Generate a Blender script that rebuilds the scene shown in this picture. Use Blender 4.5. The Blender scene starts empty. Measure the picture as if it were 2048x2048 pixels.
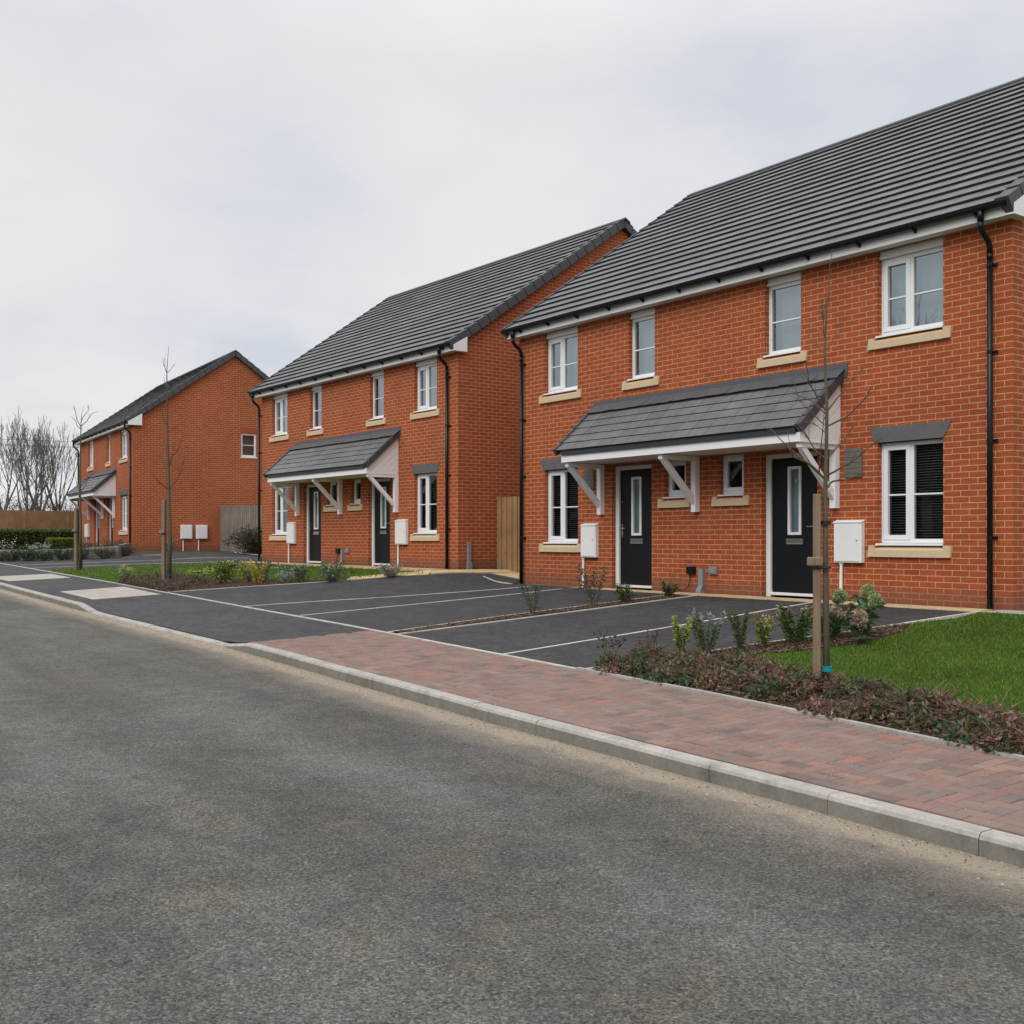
import bpy, bmesh, math, random
from mathutils import Vector, Matrix
random.seed(7)
rnd = random.random
def U(a, b): return a + (b - a) * rnd()
scene = bpy.context.scene
COL = scene.collection
cos, sin, PI = math.cos, math.sin, math.pi

# ------------------------------------------------------------------ mesh builder
class MB:
    def __init__(s): s.v = []; s.f = []; s.m = []; s.uv = []; s.c = []
    def face(s, pts, mat=0, uv=None, col=None):
        b = len(s.v); s.v += [tuple(p) for p in pts]; s.f.append(tuple(range(b, b + len(pts))))
        s.m.append(mat); s.uv.append(uv); s.c.append(col)
    def hexa(s, p, mat=0, col=None):          # 8 points: bottom ring 0-3, top ring 4-7
        b = len(s.v); s.v += [tuple(q) for q in p]
        for f in ((0, 3, 2, 1), (4, 5, 6, 7), (0, 1, 5, 4), (1, 2, 6, 5), (2, 3, 7, 6), (3, 0, 4, 7)):
            s.f.append(tuple(b + i for i in f)); s.m.append(mat); s.uv.append(None); s.c.append(col)
    def box(s, x0, x1, y0, y1, z0, z1, mat=0, col=None):
        s.hexa([(x0, y0, z0), (x1, y0, z0), (x1, y1, z0), (x0, y1, z0), (x0, y0, z1), (x1, y0, z1), (x1, y1, z1), (x0, y1, z1)], mat, col)
    def prism_x(s, poly, x0, x1, mat=0, col=None):   # poly in (y,z)
        n = len(poly)
        s.face([(x0, y, z) for y, z in poly][::-1], mat, None, col); s.face([(x1, y, z) for y, z in poly], mat, None, col)
        for i in range(n):
            a, b = poly[i], poly[(i + 1) % n]
            s.face([(x0, a[0], a[1]), (x1, a[0], a[1]), (x1, b[0], b[1]), (x0, b[0], b[1])][::-1], mat, None, col)
    def prism_y(s, poly, y0, y1, mat=0, col=None):   # poly in (x,z)
        n = len(poly)
        s.face([(x, y0, z) for x, z in poly], mat, None, col); s.face([(x, y1, z) for x, z in poly][::-1], mat, None, col)
        for i in range(n):
            a, b = poly[i], poly[(i + 1) % n]
            s.face([(a[0], y0, a[1]), (a[0], y1, a[1]), (b[0], y1, b[1]), (b[0], y0, b[1])], mat, None, col)
    def tube(s, path, rad, n=6, mat=0, col=None, cap=True):
        path = [Vector(p) for p in path]
        if not hasattr(rad, '__len__'): rad = [rad] * len(path)
        up = Vector((0.13, 0.31, 0.94)); base = len(s.v)
        for i, p in enumerate(path):
            t = (path[min(i + 1, len(path) - 1)] - path[max(i - 1, 0)])
            if t.length < 1e-9: t = Vector((0, 0, 1))
            t.normalize()
            a = t.cross(up)
            if a.length < .05: a = t.cross(Vector((1, 0, 0)))
            a.normalize(); b = t.cross(a)
            for k in range(n):
                w = 2 * PI * k / n
                s.v.append(tuple(p + (a * cos(w) + b * sin(w)) * rad[i]))
        def add(f): s.f.append(f); s.m.append(mat); s.uv.append(None); s.c.append(col)
        for i in range(len(path) - 1):
            for k in range(n):
                a0 = base + i * n + k; a1 = base + i * n + (k + 1) % n
                add((a0, a0 + n, a1 + n, a1))
        if cap and n > 2:
            add(tuple(base + k for k in range(n))); add(tuple(base + (len(path) - 1) * n + k for k in range(n))[::-1])
    def build(s, name, mats, parent=None, smooth=False, bevel=0, autosm=False):
        me = bpy.data.meshes.new(name); me.from_pydata(s.v, [], s.f)
        if not isinstance(mats, (list, tuple)): mats = [mats]
        for m in mats: me.materials.append(m)
        me.polygons.foreach_set('material_index', s.m)
        if any(u is not None for u in s.uv):
            L = me.uv_layers.new(name='UVMap'); flat = []
            for f, u in zip(s.f, s.uv):
                if u is None: u = [(0, 0)] * len(f)
                for q in u: flat += [q[0], q[1]]
            L.data.foreach_set('uv', flat)
        if any(c is not None for c in s.c):
            A = me.color_attributes.new('Col', 'FLOAT_COLOR', 'CORNER'); flat = []
            for f, c in zip(s.f, s.c):
                c = c or (.5, .5, .5)
                for _ in f: flat += [c[0], c[1], c[2], 1]
            A.data.foreach_set('color', flat)
        if smooth: me.polygons.foreach_set('use_smooth', [True] * len(me.polygons))
        me.update()
        o = bpy.data.objects.new(name, me); COL.objects.link(o)
        if bevel:
            md = o.modifiers.new('b', 'BEVEL'); md.width = bevel; md.segments = 2; md.limit_method = 'ANGLE'; md.angle_limit = .6
        if parent: o.parent = parent
        return o
def fixn(o):
    bm = bmesh.new(); bm.from_mesh(o.data); bmesh.ops.remove_doubles(bm, verts=bm.verts, dist=1e-5)
    bmesh.ops.recalc_face_normals(bm, faces=bm.faces); bm.to_mesh(o.data); bm.free(); return o
def tag(o, label=None, cat=None, group=None, kind=None):
    if label: o['label'] = label
    if cat: o['category'] = cat
    if group: o['group'] = group
    if kind: o['kind'] = kind
    return o
def empty(name, loc, rz=0):
    o = bpy.data.objects.new(name, None); COL.objects.link(o); o.location = loc; o.rotation_euler = (0, 0, rz)
    o.empty_display_size = .2; return o

# ------------------------------------------------------------------ materials
class NT:
    def __init__(s, name):
        s.m = bpy.data.materials.new(name); s.m.use_nodes = True; s.t = s.m.node_tree; s.n = s.t.nodes
        s.b = s.n['Principled BSDF']; s.out = s.n['Material Output']
    def new(s, ty, **k):
        x = s.n.new(ty)
        for a, b in k.items():
            if hasattr(x, a): setattr(x, a, b)
        return x
    def link(s, a, b): s.t.links.new(a, b)
    def inp(s, node, **k):
        for a, b in k.items():
            a = a.replace('_', ' ')
            sock = node.inputs[a]
            if isinstance(b, bpy.types.NodeSocket): s.link(b, sock)
            else: sock.default_value = b
        return node
    def noise(s, vec, scale, detail=4, rough=.6, out='Fac'):
        x = s.new('ShaderNodeTexNoise'); x.inputs['Scale'].default_value = scale; x.inputs['Detail'].default_value = detail; x.inputs['Roughness'].default_value = rough
        if vec: s.link(vec, x.inputs['Vector'])
        return x.outputs[out]
    def ramp(s, fac, stops):
        x = s.new('ShaderNodeValToRGB'); s.link(fac, x.inputs[0]); e = x.color_ramp.elements
        while len(e) > 1: e.remove(e[-1])
        for i, (p, c) in enumerate(stops):
            el = e[0] if i == 0 else e.new(p)
            el.position = p
            if not hasattr(c, '__len__'): c = (c, c, c)
            el.color = (*c[:3], 1)
        return x.outputs[0]
    def mix(s, fac, a, b, ty='MIX'):
        x = s.new('ShaderNodeMix'); x.data_type = 'RGBA'; x.blend_type = ty
        for sock, v in ((x.inputs[0], fac), (x.inputs[6], a), (x.inputs[7], b)):
            if isinstance(v, bpy.types.NodeSocket): s.link(v, sock)
            elif hasattr(v, '__len__'): sock.default_value = (*v[:3], 1)
            else: sock.default_value = v
        return x.outputs[2]
    def math(s, op, a, b=0, c=0, clamp=False):
        x = s.new('ShaderNodeMath'); x.operation = op; x.use_clamp = clamp
        for i, v in enumerate((a, b, c)):
            if isinstance(v, bpy.types.NodeSocket): s.link(v, x.inputs[i])
            else: x.inputs[i].default_value = v
        return x.outputs[0]
    def bump(s, h, strength=.3, dist=.01, prev=None):
        x = s.new('ShaderNodeBump'); x.inputs['Strength'].default_value = strength; x.inputs['Distance'].default_value = dist
        s.link(h, x.inputs['Height'])
        if prev: s.link(prev, x.inputs['Normal'])
        s.link(x.outputs[0], s.b.inputs['Normal']); return x.outputs[0]
    def obj(s): return s.new('ShaderNodeTexCoord').outputs['Object']
    def geo(s): return s.new('ShaderNodeNewGeometry').outputs['Position']
    def uv(s): return s.new('ShaderNodeTexCoord').outputs['UV']
    def mapping(s, vec, scale=(1, 1, 1), loc=(0, 0, 0), rot=(0, 0, 0)):
        x = s.new('ShaderNodeMapping'); s.link(vec, x.inputs[0]); x.inputs['Scale'].default_value = scale; x.inputs['Location'].default_value = loc; x.inputs['Rotation'].default_value = rot
        return x.outputs[0]
    def col(s, v):
        if isinstance(v, bpy.types.NodeSocket): s.link(v, s.b.inputs['Base Color'])
        else: s.b.inputs['Base Color'].default_value = (*v, 1)
    def set(s, rough=.5, spec=.5):
        s.b.inputs['Roughness'].default_value = rough; s.b.inputs['Specular IOR Level'].default_value = spec
def simple(name, c, rough=.5, spec=.4, var=.12, scale=6, bump=0, bscale=60, metal=0):
    t = NT(name); p = t.obj(); n = t.noise(p, scale, 5, .65)
    t.col(t.mix(n, tuple(x * (1 - var) for x in c), tuple(min(1, x * (1 + var)) for x in c))); t.set(rough, spec); t.b.inputs['Metallic'].default_value = metal
    if bump: t.bump(t.noise(p, bscale, 4, .6), bump, .004)
    return t.m
def attr_mat(name, rough=.6, spec=.25, trans=0, var=.15):
    t = NT(name); a = t.new('ShaderNodeAttribute'); a.attribute_name = 'Col'
    t.col(a.outputs['Color']); t.set(rough, spec)
    if trans:
        tr = t.new('ShaderNodeBsdfTranslucent'); t.link(a.outputs['Color'], tr.inputs[0])
        mx = t.new('ShaderNodeMixShader'); mx.inputs[0].default_value = trans
        t.link(t.b.outputs[0], mx.inputs[1]); t.link(tr.outputs[0], mx.inputs[2]); t.link(mx.outputs[0], t.out.inputs[0])
    return t.m

BRK = 0
def mat_brick(name, c1, c2, mortar, soldier=False):
    t = NT(name); uv = t.uv()
    b = t.new('ShaderNodeTexBrick'); t.link(uv, b.inputs['Vector'])
    b.offset = .5; b.inputs['Scale'].default_value = 1
    b.inputs['Color1'].default_value = (*c1, 1); b.inputs['Color2'].default_value = (*c2, 1); b.inputs['Mortar'].default_value = (*mortar, 1)
    b.inputs['Mortar Size'].default_value = .0050; b.inputs['Mortar Smooth'].default_value = .15; b.inputs['Bias'].default_value = -.15
    b.inputs['Brick Width'].default_value = .225; b.inputs['Row Height'].default_value = .075
    n1 = t.noise(uv, 40, 6, .7); n2 = t.noise(uv, .55, 4, .6)
    n3 = t.noise(t.mapping(uv, (4.4, 13.3, 1)), 1.0, 2, .5)
    c = t.mix(t.math('MULTIPLY', b.outputs['Fac'], 0), b.outputs['Color'], b.outputs['Color'])
    c = t.mix(1.0, c, t.ramp(n1, [(.25, .78), (.75, 1.18)]), 'MULTIPLY')
    c = t.mix(1.0, c, t.ramp(n2, [(.3, (.86, .88, .9)), (.7, (1.1, 1.08, 1.06))]), 'MULTIPLY')
    c = t.mix(1.0, c, t.ramp(n3, [(.3, (.86, .85, .84)), (.7, (1.10, 1.12, 1.1))]), 'MULTIPLY')
    # pale mortar smears / efflorescence
    sm = t.math('MULTIPLY', t.ramp(t.noise(uv, 1.7, 6, .75), [(.62, 0), (.8, 1)]), t.ramp(t.noise(uv, 22, 4, .7), [(.5, 0), (.7, 1)]))
    c = t.mix(t.math('MULTIPLY', sm, .35), c, (.5, .33, .25))
    sv = t.new('ShaderNodeSeparateXYZ'); t.link(uv, sv.inputs[0])
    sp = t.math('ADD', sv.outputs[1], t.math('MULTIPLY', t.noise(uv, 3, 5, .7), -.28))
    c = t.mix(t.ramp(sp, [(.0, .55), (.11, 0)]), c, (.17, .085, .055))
    t.col(c); t.set(.85, .2)
    h = t.math('ADD', t.math('MULTIPLY', b.outputs['Fac'], -1.0), t.math('MULTIPLY', n1, .5))
    t.bump(h, .55, .005)
    return t.m
M = {}
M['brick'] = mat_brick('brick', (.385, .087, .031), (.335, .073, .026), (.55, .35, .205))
M['soldier'] = simple('soldier_brick', (.37, .078, .028), .85, .2, .25, 12, .3)
def mat_tile():
    t = NT('roof_tile'); uv = t.uv()
    b = t.new('ShaderNodeTexBrick'); t.link(uv, b.inputs['Vector']); b.offset = .5
    b.inputs['Scale'].default_value = 1; b.inputs['Brick Width'].default_value = .33; b.inputs['Row Height'].default_value = 1.0
    b.inputs['Color1'].default_value = (.118, .119, .124, 1); b.inputs['Color2'].default_value = (.15, .149, .152, 1); b.inputs['Mortar'].default_value = (.03, .03, .033, 1)
    b.inputs['Mortar Size'].default_value = .006; b.inputs['Mortar Smooth'].default_value = .3
    n = t.noise(t.geo(), 9, 6, .7); n2 = t.noise(t.geo(), .6, 4, .6)
    c = t.mix(1, b.outputs['Color'], t.ramp(n, [(.2, .75), (.8, 1.3)]), 'MULTIPLY')
    c = t.mix(1, c, t.ramp(n2, [(.3, .84), (.7, 1.15)]), 'MULTIPLY')
    c = t.mix(t.ramp(t.noise(t.mapping(t.geo(), (3, .6, .6)), 3.2, 7, .75), [(.58, 0), (.76, .4)]), c, (.24, .235, .22))
    t.col(c); t.set(.62, .35); t.bump(t.noise(t.geo(), 120, 3, .6), .15, .003)
    return t.m
M['tile'] = mat_tile()
M['verge'] = simple('verge_tile', (.062, .067, .076), .55, .4, .2, 5, .1)
M['lead'] = simple('lead_flashing', (.085, .088, .098), .5, .5, .35, 7, .35, 25)
M['upvc'] = simple('white_upvc', (.80, .81, .82), .32, .45, .03, 3)
M['paintwood'] = simple('white_painted_wood', (.82, .825, .83), .5, .4, .05, 9)
M['soffit'] = simple('soffit_board', (.76, .75, .73), .45, .4, .04, 5)
M['black_pl'] = simple('black_plastic', (.008, .009, .011), .3, .28, .2, 8)
M['navy'] = simple('dark_fascia_strip', (.03, .034, .042), .5, .4, .15, 5)
M['stone'] = simple('buff_stone', (.60, .47, .30), .8, .25, .12, 9, .25, 90)
M['doorpaint'] = simple('black_door_skin', (.008, .009, .012), .42, .22, .15, 4)
M['chrome'] = simple('steel', (.62, .62, .6), .25, .5, .05, 9, metal=1)
M['meter'] = simple('white_meter_box', (.80, .80, .79), .4, .45, .04, 4)
M['greypipe'] = simple('grey_plastic', (.22, .24, .27), .45, .4, .1, 6)
M['slatebox'] = simple('weathered_grey_box', (.15, .14, .125), .7, .3, .25, 14, .2)
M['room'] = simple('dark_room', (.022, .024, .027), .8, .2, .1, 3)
M['sky_tint'] = simple('sky_tinted_backing', (.46, .56, .60), .8, .2, .05, 2)  # blind tint holds the pale sky reflection of the upper panes
M['slat'] = simple('blind_slat', (.42, .43, .44), .5, .4, .15, 5)
def mat_lintel():
    t = NT('grey_lintel'); p = t.obj()
    c = t.mix(t.noise(p, 7, 6, .7), (.075, .077, .082), (.16, .16, .165))
    sc = t.ramp(t.noise(t.mapping(p, (5, 5, 18)), 3, 6, .75), [(.66, 0), (.72, 1)])
    c = t.mix(t.math('MULTIPLY', sc, .6), c, (.4, .4, .38)); t.col(c); t.set(.7, .3); t.bump(t.noise(p, 40, 5, .6), .25, .004); return t.m
M['lintel'] = mat_lintel()
def mat_glass(name, refl):
    t = NT(name); t.n.remove(t.b)
    tr = t.new('ShaderNodeBsdfTransparent'); tr.inputs[0].default_value = (.86, .9, .9, 1)
    gl = t.new('ShaderNodeBsdfGlossy'); gl.inputs['Roughness'].default_value = .012; gl.inputs[0].default_value = (.80, .92, .97, 1)
    lw = t.new('ShaderNodeFresnel'); lw.inputs[0].default_value = 1.52
    f = t.math('ADD', t.math('MULTIPLY', lw.outputs[0], 1.7), refl, clamp=True)
    # slightly wavy panes
    bp = t.new('ShaderNodeBump'); bp.inputs['Strength'].default_value = .04; bp.inputs['Distance'].default_value = .02
    t.link(t.noise(t.obj(), 1.3, 2, .5), bp.inputs['Height']); t.link(bp.outputs[0], gl.inputs['Normal'])
    mx = t.new('ShaderNodeMixShader'); t.link(f, mx.inputs[0]); t.link(tr.outputs[0], mx.inputs[1]); t.link(gl.outputs[0], mx.inputs[2])
    t.link(mx.outputs[0], t.out.inputs[0]); return t.m
M['glass'] = mat_glass('window_glass', .02)
M['glassup'] = mat_glass('upper_window_glass', .22)

# ground materials
def mat_road():
    t = NT('road_asphalt'); p = t.geo(); uv = t.uv()     # uv.y = metres from the kerb
    v = t.new('ShaderNodeTexVoronoi'); t.link(p, v.inputs['Vector']); v.inputs['Scale'].default_value = 95; v.inputs['Randomness'].default_value = 1
    v2 = t.new('ShaderNodeTexVoronoi'); t.link(p, v2.inputs['Vector']); v2.inputs['Scale'].default_value = 42
    stone = t.ramp(v.outputs['Color'], [(.1, .55), (.5, .95), (.85, 1.4), (1, 2.1)])
    big = t.ramp(t.noise(p, .55, 5, .62), [(.26, (.082, .075, .065)), (.5, (.102, .097, .089)), (.74, (.130, .127, .120))])
    wear = t.noise(t.mapping(p, (.16, 1.15, 1), rot=(0, 0, .05)), 1.0, 5, .6)
    c = t.mix(1, big, t.ramp(wear, [(.3, .78), (.7, 1.3)]), 'MULTIPLY')
    c = t.mix(t.ramp(t.noise(p, 2.3, 5, .7), [(.42, 0), (.72, .6)]), c, (.145, .128, .10))
    c = t.mix(1, c, stone, 'MULTIPLY')
    c = t.mix(1, c, t.ramp(t.noise(p, 62, 5, .75), [(.3, .5), (.5, 1), (.7, 1.5)]), 'MULTIPLY')
    crack = t.ramp(t.noise(p, 85, 3, .8), [(.36, .3), (.44, 1)])
    c = t.mix(1, c, crack, 'MULTIPLY')
    s = t.new('ShaderNodeSeparateXYZ'); t.link(uv, s.inputs[0])
    tr = t.math('SINE', t.math('ADD', t.math('MULTIPLY', s.outputs[1], 3.6), t.math('MULTIPLY', t.noise(t.mapping(p, (.25, .5, 1)), 1, 3, .5), 5)))
    c = t.mix(t.math('MULTIPLY', t.math('ADD', tr, 1), .5), c, t.mix(1, c, (1.15, 1.17, 1.19), 'MULTIPLY'))
    c = t.mix(1, c, t.ramp(t.noise(p, 5.5, 6, .7), [(.3, .82), (.7, 1.2)]), 'MULTIPLY')
    d = t.math('ADD', s.outputs[1], t.math('MULTIPLY', t.math('SUBTRACT', t.noise(p, 2.1, 7, .75), .5), .55))
    sand = t.ramp(d, [(.08, 1), (.21, .92), (.32, .38), (.62, 0)])
    sand = t.math('MULTIPLY', sand, t.ramp(t.noise(p, 45, 4, .7), [(.3, .45), (.5, 1)]))
    c = t.mix(t.math('MULTIPLY', sand, .92), c, t.mix(t.noise(p, 70, 4, .8), (.27, .22, .16), (.45, .38, .29)))
    t.col(c); t.set(.85, .25)
    hh = t.math('ADD', t.math('MULTIPLY', v.outputs['Distance'], -1), t.math('MULTIPLY', v2.outputs['Distance'], -.6))
    b1 = t.bump(hh, .7, .010); t.bump(t.noise(p, 55, 6, .75), .8, .010, b1)
    return t.m
M['road'] = mat_road()
def mat_tarmac(name, a, b):
    t = NT(name); p = t.geo()
    v = t.new('ShaderNodeTexVoronoi'); t.link(p, v.inputs['Vector']); v.inputs['Scale'].default_value = 120
    c = t.mix(t.ramp(t.noise(p, .9, 5, .65), [(.3, 0), (.7, 1)]), a, b)
    c = t.mix(1, c, t.ramp(v.outputs['Color'], [(.1, .7), (.6, 1), (1, 1.6)]), 'MULTIPLY')
    c = t.mix(1, c, t.ramp(t.noise(p, 14, 7, .8), [(.3, .45), (.5, 1), (.7, 1.7)]), 'MULTIPLY')
    c = t.mix(1, c, t.ramp(t.noise(t.mapping(p, (1, 1.6, 1)), 4.5, 8, .85), [(.3, .66), (.5, 1), (.7, 1.5)]), 'MULTIPLY')
    dust = t.ramp(t.noise(t.mapping(p, (1, 2.2, 1)), 1.6, 7, .75), [(.5, 0), (.75, .7)])
    c = t.mix(t.math('MULTIPLY', dust, .5), c, (.13, .125, .12))
    c = t.mix(t.ramp(t.noise(p, 75, 2, .5), [(.7, 0), (.74, .8)]), c, (.22, .21, .2))
    t.col(c); t.set(.75, .3); t.bump(t.math('MULTIPLY', v.outputs['Distance'], -1), .5, .006); return t.m
M['tarmac'] = mat_tarmac('drive_tarmac', (.030, .030, .033), (.046, .046, .049))
M['foot'] = mat_tarmac('footway_tarmac', (.034, .034, .037), (.056, .055, .057))
def mat_conc(name, a, b, face=True):
    t = NT(name); p = t.geo()
    c = t.mix(t.ramp(t.noise(p, 3.2, 6, .7), [(.3, 0), (.7, 1)]), a, b)
    c = t.mix(1, c, t.ramp(t.noise(p, 45, 5, .7), [(.2, .78), (.8, 1.2)]), 'MULTIPLY')
    stain = t.ramp(t.noise(t.mapping(p, (2.2, 2.2, .7)), 2.4, 7, .75), [(.5, 0), (.72, .6)])
    c = t.mix(stain, c, tuple(x * .45 for x in a)); t.col(c); t.set(.85, .25); t.bump(t.noise(p, 80, 5, .6), .25, .004); return t.m
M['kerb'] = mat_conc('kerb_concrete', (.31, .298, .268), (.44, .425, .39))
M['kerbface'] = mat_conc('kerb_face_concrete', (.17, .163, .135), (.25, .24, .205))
M['edging'] = mat_conc('pale_edging', (.44, .42, .39), (.58, .56, .52))
M['slab'] = mat_conc('pale_flags', (.34, .31, .27), (.45, .415, .365))
M['buff'] = mat_conc('buff_paving', (.50, .37, .20), (.62, .48, .28))
M['linewhite'] = mat_conc('white_marking', (.45, .45, .44), (.62, .62, .61))
def mat_paver():
    t = NT('block_paving'); p = t.geo(); a = t.new('ShaderNodeAttribute'); a.attribute_name = 'Col'
    c = t.mix(1, a.outputs['Color'], t.ramp(t.noise(p, 38, 6, .75), [(.25, .72), (.75, 1.3)]), 'MULTIPLY')
    c = t.mix(t.ramp(t.noise(p, 2.2, 6, .7), [(.3, .1), (.65, .7)]), c, (.245, .178, .15))
    c = t.mix(t.math('MULTIPLY', t.ramp(t.noise(p, 150, 3, .7), [(.68, 0), (.76, 1)]), .6), c, (.5, .45, .4))
    t.col(c); t.set(.85, .25); t.bump(t.noise(p, 110, 5, .7), .4, .004); return t.m
M['paver'] = mat_paver()
def mat_soil():
    t = NT('bark_soil'); p = t.geo()
    c = t.ramp(t.noise(p, 30, 6, .8), [(.3, (.015, .009, .006)), (.5, (.05, .028, .018)), (.66, (.12, .07, .045)), (.75, (.25, .17, .12))])
    t.col(c); t.set(.9, .2); t.bump(t.noise(p, 42, 6, .8), 1, .03); return t.m
M['soil'] = mat_soil()
def mat_lawn():
    t = NT('lawn_turf'); p = t.geo()
    c = t.mix(t.ramp(t.noise(p, 1.4, 5, .65), [(.3, 0), (.7, 1)]), (.040, .082, .007), (.066, .122, .010))
    c = t.mix(1, c, t.ramp(t.noise(p, 60, 5, .8), [(.3, .6), (.7, 1.35)]), 'MULTIPLY')
    t.col(c); t.set(.9, .15); t.bump(t.noise(p, 70, 5, .8), .9, .02); return t.m
M['lawn'] = mat_lawn()
M['far'] = simple('rough_grass', (.06, .085, .03), .95, .1, .3, .4)
M['leaf'] = attr_mat('leaf', .5, .35, .25)
M['grass'] = attr_mat('grass_blade', .6, .12, .3)
M['chip'] = attr_mat('bark_chip', .85, .2)
def mat_bark(name, a, b, sc=18):
    t = NT(name); p = t.obj()
    c = t.mix(t.ramp(t.noise(t.mapping(p, (1, 1, .35)), sc, 6, .75), [(.3, 0), (.7, 1)]), a, b)
    c = t.mix(t.ramp(t.noise(p, 30, 4, .8), [(.66, 0), (.72, .6)]), c, (.42, .42, .38))
    t.col(c); t.set(.85, .2); t.bump(t.noise(p, 60, 5, .7), .4, .006); return t.m
M['bark'] = mat_bark('young_bark', (.07, .065, .04), (.14, .125, .085))
M['twig'] = simple('twig', (.10, .065, .045), .7, .3, .25, 20)
M['farbark'] = simple('far_bark', (.135, .122, .108), .9, .15, .3, 3)
def mat_timber(name, a, b, knots=True):
    t = NT(name); p = t.obj()
    g = t.noise(t.mapping(p, (14, 14, .9)), 3, 6, .7)
    c = t.mix(t.ramp(g, [(.3, 0), (.7, 1)]), a, b)
    c = t.mix(1, c, t.ramp(t.noise(p, 1.6, 4, .6), [(.3, .8), (.7, 1.2)]), 'MULTIPLY')
    if knots:
        v = t.new('ShaderNodeTexVoronoi'); t.link(t.mapping(p, (4.2, 4.2, 2.2)), v.inputs['Vector']); v.inputs['Scale'].default_value = 1.3
        c = t.mix(t.ramp(v.outputs['Distance'], [(.03, .8), (.11, 0)]), c, tuple(x * .3 for x in a))
    t.col(c); t.set(.8, .2); t.bump(g, .3, .004); return t.m
M['stakewood'] = mat_timber('stake_timber', (.16, .115, .075), (.27, .2, .135))
M['fencewood'] = mat_timber('fence_timber', (.23, .135, .065), (.36, .225, .115))
M['fencegrey'] = mat_timber('weathered_timber', (.17, .145, .12), (.27, .235, .195))
M['rubber'] = simple('black_strap', (.02, .02, .02), .6, .3)
M['teal'] = simple('teal_tape', (.0, .25, .28), .45, .4, .05)
M['bluetape'] = simple('dark_blue_tape', (.012, .085, .14), .5, .3, .05)
M['stonewall'] = mat_conc('slate_blocks', (.13, .135, .145), (.24, .245, .25))

# ------------------------------------------------------------------ terrain
def lerp(x, pts):
    if x <= pts[0][0]: return pts[0][1]
    for (a, b), (c, e) in zip(pts, pts[1:]):
        if x <= c: return b + (e - b) * (x - a) / (c - a)
    return pts[-1][1]
PAD = [(-40, .42), (-22, .39), (-14, .2), (-2.6, .19), (-.4, 0.0), (30, -.02)]
KERB = [(-45, -6.2), (-12, -6.71), (-4, -6.9), (3, -6.93), (9, -7.2), (14, -7.3), (30, -7.6)]
EDGE = [(-45, -3.9), (-24, -4.33), (-10, -4.63), (-1, -4.95), (2.7, -5.05), (5, -5.18), (10, -5.43), (14, -5.85), (30, -7.0)]
FRONT = [(-45, .5), (-24, .5), (-20, -.2), (-2.6, -.2), (0, -.35), (30, -.35)]
DROP = [(-4.3, 0), (-3.4, 1), (2.72, 1), (3.6, 0)]
def zr(x): return -.72 - .015 * (max(x, -45) - 13.8)
def drop(x): return .088 * lerp(x, DROP)
def G(x, y):
    k = lerp(x, KERB); e = lerp(x, EDGE); h = lerp(x, FRONT); z0 = zr(x); p = lerp(x, PAD)
    if y < k: return z0
    ze = z0 + .165; zk = z0 + .115 - drop(x)
    if y < e: return zk + (ze - zk) * (y - k) / (e - k)
    if y < h: return ze + (p - ze) * (y - e) / (h - e)
    return p
def patch(name, poly, off, mat, step=.45, label=None, uvf=None, zf=None):
    bm = bmesh.new(); f = bm.faces.new([bm.verts.new((x, y, 0)) for x, y in poly]); 
    xs = [p[0] for p in poly]; ys = [p[1] for p in poly]
    def cut(co, no):
        g = bm.verts[:] + bm.edges[:] + bm.faces[:]
        bmesh.ops.bisect_plane(bm, geom=g, plane_co=co, plane_no=no, dist=1e-5)
    i = math.ceil(min(xs) / step)
    while i * step < max(xs): cut((i * step, 0, 0), (1, 0, 0)); i += 1
    i = math.ceil(min(ys) / step)
    while i * step < max(ys): cut((0, i * step, 0), (0, 1, 0)); i += 1
    bmesh.ops.triangulate(bm, faces=bm.faces[:])
    L = bm.loops.layers.uv.new('UVMap')
    for f in bm.faces:
        for l in f.loops:
            x, y = l.vert.co.x, l.vert.co.y; l[L].uv = uvf(x, y) if uvf else (x, y)
    for v in bm.verts: v.co.z = (zf or G)(v.co.x, v.co.y) + off
    bmesh.ops.recalc_face_normals(bm, faces=bm.faces[:])
    for f in bm.faces:
        if f.normal.z < 0: f.normal_flip()
    me = bpy.data.meshes.new(name); bm.to_mesh(me); bm.free(); me.materials.append(mat)
    o = bpy.data.objects.new(name, me); COL.objects.link(o); tag(o, kind='structure'); return o
def strip(mb, pts, w, off, h=.0, mat=0, step=.4, seg=None):
    """a band of width w following plan polyline pts, its top at G+off, skirt down"""
    P = []
    for (a, b), (c, d) in zip(pts, pts[1:]):
        n = max(1, int(math.hypot(c - a, d - b) / step))
        for i in range(n): P.append((a + (c - a) * i / n, b + (d - b) * i / n))
    P.append(pts[-1])
    for i in range(len(P) - 1):
        (x0, y0), (x1, y1) = P[i], P[i + 1]; dx, dy = x1 - x0, y1 - y0; l = math.hypot(dx, dy); nx, ny = -dy / l * w, dx / l * w
        q = [(x0, y0), (x1, y1), (x1 + nx, y1 + ny), (x0 + nx, y0 + ny)]
        zt = [G(x0, y0) + off, G(x1, y1) + off, G(x1, y1) + off, G(x0, y0) + off]
        mb.hexa([(x, y, z - .08) for (x, y), z in zip(q, zt)] + [(x, y, z) for (x, y), z in zip(q, zt)], mat)

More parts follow.
